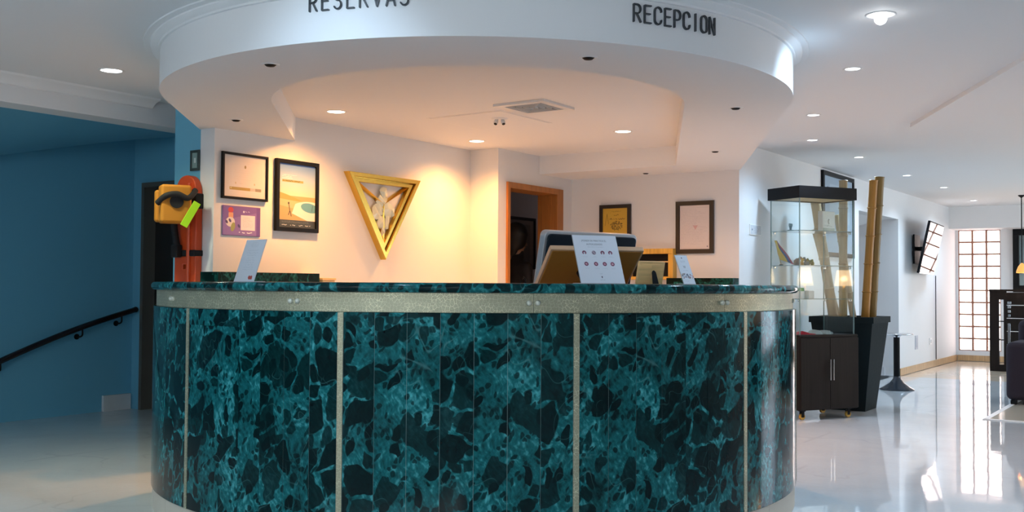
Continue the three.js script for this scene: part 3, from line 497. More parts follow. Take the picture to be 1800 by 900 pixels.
{
  // stands behind the doorway facing out of it, weight on both feet, arms hanging
  const t = thing('person', 'person in dark clothes standing in the dark doorway', 'person', [8.87, 0, -5.93], 1.15);
  const skin = std(new THREE.Color(0.30, 0.17, 0.11), 0.55), cloth = std(new THREE.Color(0.012, 0.013, 0.018), 0.85), trousers = std(new THREE.Color(0.010, 0.010, 0.012), 0.85), hair = std(new THREE.Color(0.008, 0.006, 0.005), 0.6);
  const body = [[[0, 1.42, 0], [0, 1.54, 0.015], 0.058, 0.052], [[0, 1.28, 0], [0, 1.38, 0], 0.15, 0.12, 1.15, 0.72], [[0, 1.0, 0], [0, 1.22, 0], 0.135, 0.145, 1.1, 0.75], [[-0.12, 1.39, 0], [0.12, 1.39, 0], 0.06, 0.06], [[0, 0.9, 0], [0, 1.0, 0], 0.155, 0.14, 1.1, 0.8]];
  const face = [[[0, 1.645, -0.005], [0, 1.70, -0.01], 0.076, 0.082, 0.92, 1.08], [[0, 1.585, 0.03], [0, 1.62, 0.02], 0.042, 0.058], [[0, 1.50, 0.01], [0, 1.58, 0.0], 0.05, 0.05], [[0, 1.655, 0.085], [0, 1.63, 0.102], 0.010, 0.014], [[-0.014, 1.625, 0.092], [0.014, 1.625, 0.092], 0.009, 0.009], [[-0.020, 1.600, 0.079], [0.020, 1.600, 0.079], 0.008, 0.008], [[-0.05, 1.685, 0.07], [-0.015, 1.688, 0.083], 0.010, 0.010], [[0.05, 1.685, 0.07], [0.015, 1.688, 0.083], 0.010, 0.010], [[-0.078, 1.66, 0.0], [-0.082, 1.63, 0.005], 0.013, 0.010], [[0.078, 1.66, 0.0], [0.082, 1.63, 0.005], 0.013, 0.010]];
  const hands = [];
  for (const s of [-1, 1]) {
    body.push([[s * 0.185, 1.385, 0], [s * 0.225, 1.12, -0.01], 0.056, 0.044], [[s * 0.225, 1.12, -0.01], [s * 0.235, 0.89, 0.05], 0.043, 0.029]);
    body.push([[s * 0.09, 0.9, 0], [s * 0.095, 0.48, 0.01], 0.092, 0.058], [[s * 0.095, 0.48, 0.01], [s * 0.10, 0.09, -0.01], 0.058, 0.040], [[s * 0.10, 0.045, -0.03], [s * 0.115, 0.035, 0.14], 0.042, 0.034]);
    const hb = [[[s * 0.235, 0.90, 0.05], [s * 0.237, 0.85, 0.058], 0.028, 0.030, 0.75, 1.1], [[s * 0.237, 0.85, 0.058], [s * 0.237, 0.82, 0.062], 0.030, 0.030, 0.6, 1.25]];
    [[0.030, 0.066], [0.010, 0.076], [-0.010, 0.072], [-0.028, 0.056]].forEach(([dz, L]) => { const a = [s * 0.237, 0.812, 0.064 + dz], b = [s * 0.235, 0.812 - L * 0.55, 0.068 + dz], c = [s * 0.222, 0.812 - L, 0.074 + dz]; hb.push([a, b, 0.0095, 0.0085], [b, c, 0.0085, 0.0075]); });
    hb.push([[s * 0.230, 0.86, 0.085], [s * 0.222, 0.825, 0.112], 0.012, 0.010], [[s * 0.222, 0.825, 0.112], [s * 0.215, 0.798, 0.116], 0.010, 0.0085]);
    hands.push(figure(hb, [s * 0.232, 0.82, 0.072], 0.12, 60, 0.008));
  }
  obj('body', [figure(face, [0, 1.62, 0.01], 0.16, 72, 0.02), ...hands], skin, t);
  const top = body.map((b) => b);
  const cg = figure(top, [0, 0.80, 0.02], 0.82, 104, 0.05); obj('clothes', cg, cloth, t);
  for (const s of [-1, 1]) { const e = new THREE.SphereGeometry(0.011, 12, 8); e.translate(s * 0.031, 1.668, 0.073); obj('eye', e, std(new THREE.Color(0.5, 0.5, 0.5), 0.3), t); }
  obj('hair', figure([[[0, 1.67, -0.03], [0, 1.735, -0.022], 0.110, 0.122, 1.05, 1.05], [[0, 1.56, -0.06], [0, 1.66, -0.06], 0.05, 0.07, 1.1, 0.8], [[-0.07, 1.72, 0.02], [0.07, 1.72, 0.02], 0.035, 0.035], [[0, 1.76, -0.07], [0, 1.775, -0.09], 0.045, 0.045]], [0, 1.68, -0.02], 0.19, 64, 0.03), hair, t);
}

// ---------------------------------------------------------------- marble ledges, key box, cabinet inside the booth
{
  const t = thing('marble_ledge', 'low green marble ledge under the framed certificate and purple card', 'ledge', [0, 0, 0]);
  for (let i = 0; i < 3; i++) { const x = 4.66 + i * 0.317; const g = bx(x + 0.001, x + 0.316, 0.001, 1.285, -5.70, -5.52); const u = g.attributes.uv; for (let k = 0; k < u.count; k++) u.setXY(k, u.getX(k) + i * 0.37, u.getY(k) * 0.9); obj('marble_slab', g, M.ledge, t); }
  const w = thing('wooden_cabinet', 'narrow pale wooden cabinet beside the marble ledge', 'cabinet', [5.69, 0, -5.60]);
  obj('body', rb(0.13, 1.235, 0.20, 0.004, 0, 0.6175, 0), M.woodPale, w); obj('top', rb(0.145, 0.018, 0.21, 0.003, 0, 1.244, 0), M.woodPale, w); obj('knob', rb(0.012, 0.03, 0.02, 0.004, 0.04, 0.9, 0.108), M.chrome, w);
  const r = thing('marble_ledge', 'low green marble ledge under the framed document by the hall wall corner', 'ledge', [0, 0, 0]);
  for (let i = 0; i < 2; i++) obj('marble_slab', bx(8.90, 9.04, 0.001, 1.285, -4.27 + i * 0.33, -3.942 + i * 0.33), M.ledge, r);
  const k = thing('key_box', 'open yellow wooden wall box with a dark inside', 'box', [9.044, 1.27, -4.485], -Math.PI / 2);
  obj('frame', [rb(0.51, 0.05, 0.09, 0.004, 0, 0.27, 0.045), rb(0.05, 0.245, 0.09, 0.004, 0.23, 0.1225, 0.045), rb(0.05, 0.245, 0.09, 0.004, -0.23, 0.1225, 0.045), rb(0.41, 0.03, 0.09, 0.004, 0, 0.015, 0.045)], M.woodYellow, k);
  obj('back', bx(-0.205, 0.205, 0.03, 0.245, 0.002, 0.01), M.black, k); obj('shelf', bx(-0.205, 0.205, 0.165, 0.175, 0.01, 0.08), M.woodPale, k);
}

// ---------------------------------------------------------------- things on the counter and the staff desk
// a leaning sheet: bottom edge on the counter, centre angle a and radius r, turned outwards by a plus off
function sheetSign(name, label, a, r, off, w, len, tilt, th, faceMat, edgeMat, withFoot) {
  const [x, z] = P(a, r), t = thing(name, label, 'sign', [x, 1.213, z], Math.PI / 2 - (a + off) * D);
  const pan = new THREE.Group(); const g = rb(w, len, th, th * 0.3, 0, len / 2, -th / 2); g.rotateX(-tilt); obj('panel', g, edgeMat, t);
  const f = new THREE.PlaneGeometry(w - 0.004, len - 0.004); f.translate(0, len / 2, 0.0006); f.rotateX(-tilt); obj('print', f, faceMat, t);
  if (withFoot) { const q = rb(w, 0.003, withFoot, 0.001, 0, 0.0015, -withFoot / 2); obj('foot', q, edgeMat, t); }
  return t;
}
const acrylic = phy({ color: new THREE.Color(0.75, 0.80, 0.86), roughness: 0.08, transmission: 0.4, thickness: 0 });
const sheet = (draw, w = 512, h = 560, rough = 0.25) => std(0xffffff, rough, { map: canvasTex(w, h, draw) });
sheetSign('menu_sign', 'slanted grey acrylic sign with small red logo on the counter', 183.7, 1.745, 0, 0.150, 0.218, 0.36, 0.004, sheet((c, w, h) => {
  c.fillStyle = '#c3c6cc'; c.fillRect(0, 0, w, h); scrawl(c, w * 0.25, h * 0.07, w * 0.5, 4, 18, '#9fa4ac', 2, true); scrawl(c, w * 0.2, h * 0.26, w * 0.6, 9, 32, '#a9aeb6', 3, true);
  c.fillStyle = '#a8473c'; c.beginPath(); c.arc(w * 0.72, h * 0.9, 22, 0, 7); c.arc(w * 0.82, h * 0.9, 22, 0, 7); c.fill(); c.fillRect(w * 0.7, h * 0.91, 70, 24);
}, 384, 558, 0.3), acrylic, 0.07);
sheetSign('self_care_sign', 'slanted white sign PONER EN PRACTICA EL AUTOCUIDADO with eight round icons', 125.2, 1.745, 0, 0.222, 0.247, 0.44, 0.004, sheet((c, w, h) => {
  c.fillStyle = '#dfe6f2'; c.fillRect(0, 0, w, h); c.textAlign = 'center'; c.fillStyle = '#5b6577';
  c.font = '34px sans-serif'; c.fillText('¡PONER EN PRACTICA EL', w * 0.47, h * 0.13, w * 0.74); c.fillText('AUTOCUIDADO', w * 0.47, h * 0.205, w * 0.5); scrawl(c, w * 0.3, h * 0.245, w * 0.36, 1, 12, '#8f99aa', 2, true);
  const icon = (x, y, k) => { c.fillStyle = k === 1 ? '#8d7f92' : '#7d3f5c'; c.beginPath(); c.arc(x, y, 30, 0, 7); c.fill(); c.fillStyle = '#c58a9c'; c.strokeStyle = '#e3dbe6'; c.lineWidth = 5;
    if (k < 4 && k !== 1) { c.fillStyle = '#dfe6f2'; c.beginPath(); c.arc(x, y + 4, 13, 0, 7); c.fill(); c.beginPath(); c.arc(x, y + 30, 17, Math.PI, 0); c.fill(); c.fillStyle = '#7d3f5c'; c.fillRect(x - 9, y + 4, 18, 5); }
    else if (k === 1) { c.beginPath(); c.moveTo(x - 16, y - 20); c.lineTo(x + 4, y); c.lineTo(x + 18, y + 18); c.stroke(); }
    else { c.beginPath(); c.arc(x, y, 15, 0, 7); c.fill(); c.beginPath(); c.moveTo(x - 14, y - 8 + k); c.lineTo(x + 14, y + 12 - k); c.stroke(); } };
  [0.20, 0.42, 0.62, 0.80].forEach((x, i) => { icon(w * x, h * 0.365, i); scrawl(c, w * x - 40, h * 0.445, 80, 2, 11, '#b3bccb', 1.5, true); icon(w * x, h * 0.60, i + 4); scrawl(c, w * x - 40, h * 0.685, 80, 2, 11, '#b3bccb', 1.5, true); });
  scrawl(c, w * 0.44, h * 0.80, w * 0.1, 2, 10, '#9aa4b4', 2, true); c.fillStyle = '#4b4f63'; c.beginPath(); c.arc(w * 0.5, h * 0.865, 9, 0, 7); c.fill(); c.beginPath(); c.moveTo(w * 0.485, h * 0.87); c.lineTo(w * 0.515, h * 0.87); c.lineTo(w * 0.5, h * 0.9); c.fill(); scrawl(c, w * 0.41, h * 0.93, w * 0.18, 1, 14, '#8b94a5', 3, true);
}, 640, 712, 0.3), acrylic, 0.09);
sheetSign('card_sign', 'narrow slanted card sign with a photo strip near the framed document', 109, 1.745, 0, 0.082, 0.154, 0.43, 0.003, sheet((c, w, h) => {
  c.fillStyle = '#d3d9e2'; c.fillRect(0, 0, w, h); c.fillStyle = '#4a4f60'; c.beginPath(); c.arc(w * 0.5, h * 0.09, 12, 0, 7); c.fill(); scrawl(c, w * 0.25, h * 0.2, w * 0.5, 2, 16, '#8f97a6', 3, true);
  c.fillStyle = '#565c6c'; c.font = '60px sans-serif'; c.textAlign = 'center'; c.fillText('W', w * 0.5, h * 0.45); scrawl(c, w * 0.2, h * 0.53, w * 0.6, 1, 16, '#9aa2b0', 3, true);
  for (let i = 0; i < 40; i++) { c.fillStyle = ['#6a7080', '#9c8f8a', '#b06a60', '#3f4656'][Math.floor(rnd() * 4)]; c.fillRect(R(0, w), h * R(0.62, 0.78), R(8, 40), R(6, 24)); } c.fillStyle = '#d3d9e2'; c.fillRect(0, h * 0.83, w, h * 0.17); scrawl(c, w * 0.1, h * 0.88, w * 0.7, 2, 16, '#a3abb8', 2);
}, 256, 480, 0.3), acrylic, 0.05);
{ // photo stand seen from behind, its prop leg towards the visitor
  const [x, z] = P(116.2, 1.70), t = thing('photo_stand', 'back of a small pale wooden photo stand with dark prop leg', 'photo frame', [x, 1.213, z], Math.PI / 2 - 116.2 * D);
  const til = (g) => { g.rotateX(0.22); return g; };
  obj('back_panel', til(rb(0.142, 0.105, 0.006, 0.002, 0, 0.0525, 0)), M.woodPale, t);
  obj('edge_frame', til(mergeGeometries([rb(0.142, 0.006, 0.014, 0.002, 0, 0.105, -0.003), rb(0.006, 0.105, 0.014, 0.002, -0.071, 0.0525, -0.003), rb(0.006, 0.105, 0.014, 0.002, 0.071, 0.0525, -0.003), rb(0.12, 0.0025, 0.002, 0.0008, 0, 0.092, 0.0038)])), M.woodPale, t);
  const s = new THREE.Shape(); s.moveTo(-0.017, 0); s.lineTo(0.017, 0); s.lineTo(0.013, 0.055); s.quadraticCurveTo(0, 0.075, -0.009, 0.055); s.closePath();
  const g = new THREE.ExtrudeGeometry(s, { depth: 0.003, bevelEnabled: false }); g.rotateX(-0.30); g.translate(0.01, 0.001, 0.036); obj('prop_leg', g, M.dark, t);
}
{ // large silver edged monitor seen from behind
  const t = thing('desktop_monitor', 'large monitor with silver edge and dark back behind the counter', 'monitor', [4.815, 0.765, -2.80], -0.297);
  const shell = (w, h, r, d) => { const s = new THREE.Shape(), x = -w / 2, y = -h / 2; s.moveTo(x + r, y); s.lineTo(x + w - r, y); s.quadraticCurveTo(x + w, y, x + w, y + r); s.lineTo(x + w, y + h - r); s.quadraticCurveTo(x + w, y + h, x + w - r, y + h); s.lineTo(x + r, y + h); s.quadraticCurveTo(x, y + h, x, y + h - r); s.lineTo(x, y + r); s.quadraticCurveTo(x, y, x + r, y); return new THREE.ExtrudeGeometry(s, { depth: d, bevelEnabled: true, bevelThickness: 0.004, bevelSize: 0.004, bevelSegments: 2 }); };
  const put = (g) => { g.rotateX(0.2); g.translate(0, 0.507, 0); return g; };
  obj('bezel', put(shell(0.655, 0.44, 0.03, 0.035)), std(new THREE.Color(0.55, 0.56, 0.58), 0.3, { metalness: 0.5 }), t);
  obj('back', put(shell(0.625, 0.41, 0.024, 0.012).translate(0, 0, 0.036)), phy({ color: new THREE.Color(0.004, 0.012, 0.022), roughness: 0.35, specularIntensity: 0.4 }), t);
  obj('screen', put(bx(-0.31, 0.31, -0.2, 0.2, -0.006, -0.0045)), M.black, t);
  obj('stand', [bx(-0.06, 0.06, 0.01, 0.42, -0.02, 0.0), rb(0.24, 0.012, 0.18, 0.004, 0, 0.006, -0.02)], M.chrome, t);
}
{ // touch screen till, laid back
  const t = thing('till_screen', 'tilted brown-backed till screen in front of the large monitor', 'till screen', [4.463, 0.765, -2.563], -0.66);
  const put = (g) => { g.rotateX(0.87); g.translate(0, 0.515, 0); return g; };
  obj('back', put(rb(0.47, 0.30, 0.022, 0.006, 0, 0, 0)), std(new THREE.Color(0.48, 0.20, 0.035), 0.45), t);
  obj('rim', put(mergeGeometries([rb(0.485, 0.014, 0.028, 0.004, 0, 0.151, -0.006), rb(0.014, 0.30, 0.028, 0.004, -0.2365, 0, -0.006), rb(0.014, 0.30, 0.028, 0.004, 0.2365, 0, -0.006)])), std(new THREE.Color(0.66, 0.42, 0.26), 0.4), t);
  obj('screen', put(bx(-0.22, 0.22, -0.135, 0.135, -0.0135, -0.0115)), M.black, t);
  obj('hinge', put(cyl(0.035, 0.028, 0.03).rotateX(Math.PI / 2).translate(-0.03, 0.0, 0.008)), M.black, t);
  obj('stand', [bar([0, 0.01, 0.02], [-0.02, 0.49, 0.0], 0.03, 0.022), rb(0.22, 0.02, 0.18, 0.005, 0, 0.01, 0)], M.dark, t);
  const c = obj('cable', tube([[4.42, 0.77, -3.03], [4.43, 1.15, -2.96], [4.432, 1.245, -2.93], [4.42, 1.235, -2.905], [4.41, 1.10, -2.90], [4.42, 0.77, -2.86]], 0.004, 40, 8), M.black); tag(c, 'black looped cable beside the large monitor', 'cable');
}

// ---------------------------------------------------------------- left side: door, handrail, rescue board
{
  const g = new THREE.Group(); g.name = 'door_2'; g.userData.kind = 'structure'; scene.add(g);
  const fr = std(new THREE.Color(0.11, 0.10, 0.085), 0.5), leaf = std(new THREE.Color(0.018, 0.013, 0.010), 0.6);
  obj('frame', [bx(6.27, 6.49, 0, 2.17, -8.54, -8.50), bx(6.27, 6.49, 0, 2.17, -7.66, -7.62), bx(6.27, 6.49, 2.125, 2.17, -8.50, -7.66)], fr, g);
  obj('leaf', bx(6.40, 6.44, 0.005, 2.122, -8.495, -7.665), leaf, g);
  obj('handle', [bar([6.40, 1.0, -7.74], [6.35, 1.0, -7.74], 0.011), bar([6.35, 1.0, -7.74], [6.35, 1.0, -7.86], 0.010)], M.chrome, g);
}
{
  const t = thing('handrail', 'dark round wooden handrail sloping down along the blue wall', 'handrail');
  const y = (x) => 0.955 + (x - 6.265) * 0.315 + 0.028 * Math.sin((x - 4.9) * 2.3);
  const pts = []; for (let x = 3.2; x <= 6.26; x += 0.17) pts.push([x, y(x), -8.59]);
  obj('rail', tube(pts, 0.026, 60, 14), std(new THREE.Color(0.022, 0.010, 0.009), 0.22), t);
  const e = new THREE.SphereGeometry(0.028, 18, 14); e.translate(pts.at(-1)[0], pts.at(-1)[1], -8.59); obj('end_cap', e, M.black, t);
  for (const x of [6.11, 5.70, 4.93, 4.2]) { const b = obj('bracket', tube([[x, y(x) - 0.022, -8.59], [x, y(x) - 0.075, -8.592], [x, y(x) - 0.09, -8.62], [x, y(x) - 0.092, -8.679]], 0.008, 16, 8), M.black, t); obj('wall_plate', cyl(0.026, 0.026, 0.006).rotateX(Math.PI / 2).translate(x, y(x) - 0.092, -8.68), M.black, b); }
}
{ // rescue board hung on the end of the booth wall, straps and head block
  const t = thing('rescue_board', 'tall orange rescue board with black straps on the wall end', 'rescue board', [4.771, 0, -5.93], -Math.PI / 2);
  const s = new THREE.Shape(), w = 0.105, h = 1.95; s.moveTo(-w * 0.8, 0.02); s.lineTo(w * 0.8, 0.02); s.lineTo(w, 0.2); s.lineTo(w, h - 0.14); s.quadraticCurveTo(w * 0.95, h, 0, h); s.quadraticCurveTo(-w * 0.95, h, -w, h - 0.14); s.lineTo(-w, 0.2); s.closePath();
  const hole = (y0) => { const p = new THREE.Path(); p.moveTo(-0.03, y0); p.lineTo(-0.03, y0 + 0.045); p.lineTo(0.03, y0 + 0.045); p.lineTo(0.03, y0); p.closePath(); return p; };
  for (const y0 of [0.3, 0.8, 1.3]) s.holes.push(hole(y0));
  const orange = std(new THREE.Color(0.62, 0.075, 0.014), 0.4), yellow = std(new THREE.Color(0.55, 0.22, 0.012), 0.65), web = std(new THREE.Color(0.006, 0.006, 0.008), 0.8);
  obj('board', new THREE.ExtrudeGeometry(s, { depth: 0.04, bevelEnabled: true, bevelThickness: 0.008, bevelSize: 0.008, bevelSegments: 3 }).translate(0, 0, 0.01), orange, t);
  obj('ridge', tube([[0.045, 0.06, 0.06], [0.045, 1.0, 0.062], [0.045, 1.9, 0.06]], 0.018, 30, 10), orange, t);
  obj('strap', rb(0.235, 0.11, 0.075, 0.01, 0, 1.775, 0.032), web, t);
  obj('strap', rb(0.235, 0.045, 0.075, 0.01, 0, 1.415, 0.032), web, t);
  obj('strap', tube([[-0.05, 1.75, 0.09], [-0.065, 1.62, 0.10], [-0.06, 1.52, 0.09], [-0.04, 1.42, 0.08]], 0.022, 20, 8), web, t);
  obj('buckle', rb(0.07, 0.09, 0.05, 0.012, -0.05, 1.43, 0.09), web, t);
}
{
  const t = thing('head_immobilizer', 'yellow foam head block with black strap hanging on the rescue board', 'head block', [4.55, 1.60, -5.835], -0.5);
  obj('block', rb(0.20, 0.26, 0.13, 0.02, 0, 0.14, 0, 4), std(new THREE.Color(0.52, 0.20, 0.012), 0.75), t);
  obj('block', rb(0.18, 0.22, 0.06, 0.02, -0.03, 0.13, -0.085, 4), std(new THREE.Color(0.52, 0.20, 0.012), 0.75), t);
  const web = std(new THREE.Color(0.006, 0.006, 0.008), 0.8);
  obj('strap', tube([[-0.12, 0.14, 0.03], [-0.07, 0.19, 0.072], [0.0, 0.205, 0.078], [0.07, 0.18, 0.076], [0.13, 0.24, 0.03]], 0.020, 30, 8), web, t);
  obj('strap', cyl(0.045, 0.045, 0.008).rotateX(Math.PI / 2).translate(0.0, 0.155, 0.066), web, t);
  const g = rb(0.05, 0.185, 0.006, 0.002); g.rotateZ(-0.5); g.translate(0.085, 0.07, 0.10); obj('tag', g, std(new THREE.Color(0.42, 0.78, 0.01), 0.5), t).userData.label = 'lime green tag';
}
framed('small_wall_sign', 'small dark framed sign at the top of the wall end above the rescue board', 'sign', [4.771, 2.065, -5.90], -Math.PI / 2, 0.09, 0.14, 0.014, 0.014, std(new THREE.Color(0.03, 0.05, 0.05), 0.5), (c, w, h) => { c.fillStyle = '#7f9a98'; c.fillRect(0, 0, w, h); c.fillStyle = '#c8d2d0'; c.fillRect(w * 0.35, h * 0.35, w * 0.3, h * 0.3); }, 64);

// ---------------------------------------------------------------- display case
const DC = { x: 9.661, z: -3.136, a: -0.540 };
{
  const t = thing('display_case', 'tall glass display case on a dark cabinet base', 'display case', [DC.x, 0, DC.z], DC.a);
  const w = 0.68, d = 0.445;
  obj('base_body', rb(w, 0.66, d, 0.004, 0, 0.42, 0), M.woodBlack, t);
  obj('base_top', rb(w + 0.006, 0.022, d + 0.006, 0.003, 0, 0.761, 0), M.woodBlack, t);
  for (const s of [-1, 1]) {
    const dr = obj('door', rb(w / 2 - 0.004, 0.645, 0.016, 0.002, s * w / 4, 0.42, d / 2 + 0.009), M.woodBlack, t);
    obj('handle', [bar([s * 0.018, 0.36, d / 2 + 0.045], [s * 0.018, 0.55, d / 2 + 0.045], 0.006), bar([s * 0.018, 0.39, d / 2 + 0.016], [s * 0.018, 0.39, d / 2 + 0.045], 0.004), bar([s * 0.018, 0.52, d / 2 + 0.016], [s * 0.018, 0.52, d / 2 + 0.045], 0.004)], M.chrome, dr);
  }
  for (const [x, z] of [[-0.27, 0.17], [0.27, 0.17], [-0.27, -0.17], [0.27, -0.17]]) { const c = obj('caster', [cyl(0.028, 0.028, 0.022).translate(0, -0.011, 0).rotateX(Math.PI / 2).translate(x, 0.030, z)], M.woodYellow, t); obj('fork', [rb(0.05, 0.012, 0.05, 0.003, x, 0.084, z), rb(0.03, 0.06, 0.006, 0.002, x, 0.055, z + 0.015), rb(0.03, 0.06, 0.006, 0.002, x, 0.055, z - 0.015)], M.dark, c); }
  obj('canopy', [bx(-w / 2, w / 2, 2.02, 2.13, -d / 2, -d / 2 + 0.018), bx(-w / 2, w / 2, 2.02, 2.13, d / 2 - 0.018, d / 2), bx(-w / 2, -w / 2 + 0.018, 2.02, 2.13, -d / 2 + 0.018, d / 2 - 0.018), bx(w / 2 - 0.018, w / 2, 2.02, 2.13, -d / 2 + 0.018, d / 2 - 0.018), bx(-w / 2 + 0.018, w / 2 - 0.018, 2.112, 2.13, -d / 2 + 0.018, d / 2 - 0.018)], M.dark, t);
  obj('canopy_panel', bx(-w / 2 + 0.018, w / 2 - 0.018, 2.03, 2.04, -d / 2 + 0.018, d / 2 - 0.018), M.woodPale, t);
  const pane = (x0, x1, z0, z1) => bx(x0, x1, 0.773, 2.03, z0, z1), q = 0.022;
  obj('glass_pane', pane(-w / 2 + q, -0.003, d / 2 - q - 0.005, d / 2 - q), M.glass, t); obj('glass_pane', pane(0.003, w / 2 - q, d / 2 - q - 0.005, d / 2 - q), M.glass, t);
  obj('glass_pane', pane(-w / 2 + q, w / 2 - q, -d / 2 + q, -d / 2 + q + 0.005), M.glass, t);
  obj('glass_pane', pane(-w / 2 + q - 0.005, -w / 2 + q, -d / 2 + q, d / 2 - q), M.glass, t); obj('glass_pane', pane(w / 2 - q, w / 2 - q + 0.005, -d / 2 + q, d / 2 - q), M.glass, t);
  for (const [x, z] of [[-1, 1], [1, 1], [-1, -1], [1, -1]]) obj('edge_strip', bx(x * (w / 2 - q) - 0.004, x * (w / 2 - q) + 0.004, 0.773, 2.02, z * (d / 2 - q) - 0.004, z * (d / 2 - q) + 0.004), M.glassEdge, t);
  for (const y of [1.725, 1.405, 1.098]) {
    const s = obj('glass_shelf', bx(-w / 2 + q + 0.006, w / 2 - q - 0.006, y - 0.003, y + 0.003, -d / 2 + q + 0.006, d / 2 - q - 0.006), M.glassEdge, t);
    for (const [x, z] of [[-0.29, 0.17], [0.29, 0.17], [-0.29, -0.17], [0.29, -0.17]]) obj('shelf_clip', rb(0.022, 0.022, 0.022, 0.005, x * 1.04, y - 0.014, z), M.chrome, s);
  }
}
// a spot inside the case, in its own axes
const inCase = (x, z) => { const c = Math.cos(DC.a), s = Math.sin(DC.a); return [DC.x + x * c + z * s, DC.z - x * s + z * c]; };
const caseThing = (name, label, cat, x, y, z, turn = 0) => { const [wx, wz] = inCase(x, z); return thing(name, label, cat, [wx, y, wz], DC.a + turn); };
{
  let t = caseThing('souvenir_card', 'white box with a small plant emblem on the top glass shelf', 'box', 0.13, 1.728, 0.05, 0.25);
  obj('box', rb(0.20, 0.19, 0.05, 0.003, 0, 0.095, 0), M.paper, t);
  const pg = new THREE.PlaneGeometry(0.19, 0.18); pg.translate(0, 0.095, 0.0257); obj('print', pg, sheet((c, w, h) => { c.fillStyle = '#cfd0c6'; c.fillRect(0, 0, w, h); c.fillStyle = '#3f4a38'; c.beginPath(); c.ellipse(w * 0.5, h * 0.5, 22, 34, 0, 0, 7); c.fill(); c.fillStyle = '#cfd0c6'; c.beginPath(); c.ellipse(w * 0.54, h * 0.5, 10, 22, 0, 0, 7); c.fill(); scrawl(c, w * 0.12, h * 0.52, w * 0.2, 1, 16, '#8f958a', 3); scrawl(c, w * 0.7, h * 0.52, w * 0.18, 1, 16, '#8f958a', 3); scrawl(c, w * 0.14, h * 0.7, w * 0.72, 2, 14, '#4f5d44', 4); c.fillStyle = '#93a08a'; c.fillRect(0, h * 0.84, w, h * 0.16); }, 256, 243), t);
  t = caseThing('figurine', 'tiny dark teal figurine on the top glass shelf', 'figurine', -0.27, 1.728, 0.02, 0.4);
  const fg = std(new THREE.Color(0.03, 0.10, 0.11), 0.5); obj('figure', [rb(0.05, 0.008, 0.04, 0.002, 0, 0.004, 0), bar([0, 0.008, 0], [0, 0.04, 0], 0.010, 0.014), rb(0.05, 0.03, 0.02, 0.006, 0, 0.052, 0)], fg, t);
  t = caseThing('small_flag', 'little yellow blue and red flag on a thin stick on the middle shelf', 'flag', -0.235, 1.408, -0.155, 0.1);
  obj('base', cyl(0.022, 0.016, 0.012), M.dark, t); obj('stick', bar([0.0, 0.01, 0], [-0.085, 0.235, 0.0], 0.003), M.woodYellow, t);
  const stripe = (u0, u1) => { const g = new THREE.BufferGeometry(), p = [], ix = [], n = 10; for (let i = 0; i <= n; i++) for (let k = 0; k < 2; k++) { const u = k ? u1 : u0, v = i / n, bx0 = -0.085 + 0.068 * v * 0.98, by0 = 0.235 - 0.18 * v; p.push(bx0 + (0.15 * u + 0.05 * v * u) * (0.25 + 0.75 * v), by0 - 0.045 * u * v, 0.008 * Math.sin(v * 7 + u * 4)); } for (let i = 0; i < n; i++) { const a = 2 * i; ix.push(a, a + 1, a + 2, a + 1, a + 3, a + 2); } g.setAttribute('position', new THREE.Float32BufferAttribute(p, 3)); g.setIndex(ix); g.computeVertexNormals(); g.setAttribute('uv', new THREE.Float32BufferAttribute(new Float32Array(p.length / 3 * 2), 2)); return g; };
  [[0, 0.5, [0.80, 0.52, 0.02]], [0.5, 0.78, [0.02, 0.03, 0.16]], [0.78, 1, [0.45, 0.02, 0.03]]].forEach(([a, b, c]) => obj('stripe', stripe(a, b), std(new THREE.Color(...c), 0.7, { side: THREE.DoubleSide }), t));
  [[-0.19, 0.06, 0x7a5a30, 'brown woven'], [-0.13, 0.045, 0x9a8b3a, 'ochre'], [-0.07, 0.055, 0x3f6a70, 'teal'], [-0.01, 0.05, 0x4f6b3a, 'green'], [0.05, 0.04, 0x8a8f45, 'olive']].forEach(([x, s, c, n], i) => {
    const k = caseThing('craft_souvenir', `small ${n} craft souvenir on the middle glass shelf`, 'souvenir', x - 0.06, 1.408, 0.10 - 0.02 * i, i), m = std(c, 0.7);
    const q = []; for (let j = 0; j < 16; j++) q.push(V(R(-s, s) * 0.7, j < 6 ? 0 : R(0, s * 1.1), R(-s, s) * 0.5)); obj('body', new ConvexGeometry(q), m, k); obj('cap', bar([0, s * 0.7, 0], [s * 0.4, s * 1.25, 0.01], 0.010, 0.016), m, k);
  });
  t = caseThing('green_lid_jar', 'small white jar with a green lid on the lowest glass shelf', 'jar', -0.25, 1.101, 0.10); obj('jar', cyl(0.055, 0.05, 0.07), M.paper, t); obj('lid', cyl(0.055, 0.05, 0.03, 0, 0.07, 0), std(0x3f9a5c, 0.5), t);
  t = caseThing('white_carton', 'small white carton beside the green-lidded jar', 'carton', -0.12, 1.101, 0.10, 0.2); obj('carton', rb(0.08, 0.07, 0.05, 0.003, 0, 0.035, 0), M.paper, t); obj('flap', rb(0.07, 0.004, 0.045, 0.001, 0, 0.072, 0), M.paper, t);
  const lump = (w, h, d, n) => { const q = []; for (let j = 0; j < n; j++) { const a = R(0, 6.28), r = Math.sqrt(rnd()); q.push(V(Math.cos(a) * r * w, R(0, h) * (1 - r * 0.8), Math.sin(a) * r * d)); q.push(V(Math.cos(a) * w * 0.95, 0, Math.sin(a) * d * 0.95)); } return new ConvexGeometry(q); };
  t = caseThing('red_cloth', 'folded red cloth on the floor of the display case', 'cloth', -0.22, 0.774, 0.08); obj('cloth', lump(0.10, 0.05, 0.08, 24), std(new THREE.Color(0.42, 0.02, 0.04), 0.8), t); obj('fold', lump(0.07, 0.02, 0.05, 12).translate(0.07, 0, 0.05), std(new THREE.Color(0.42, 0.02, 0.04), 0.8), t);
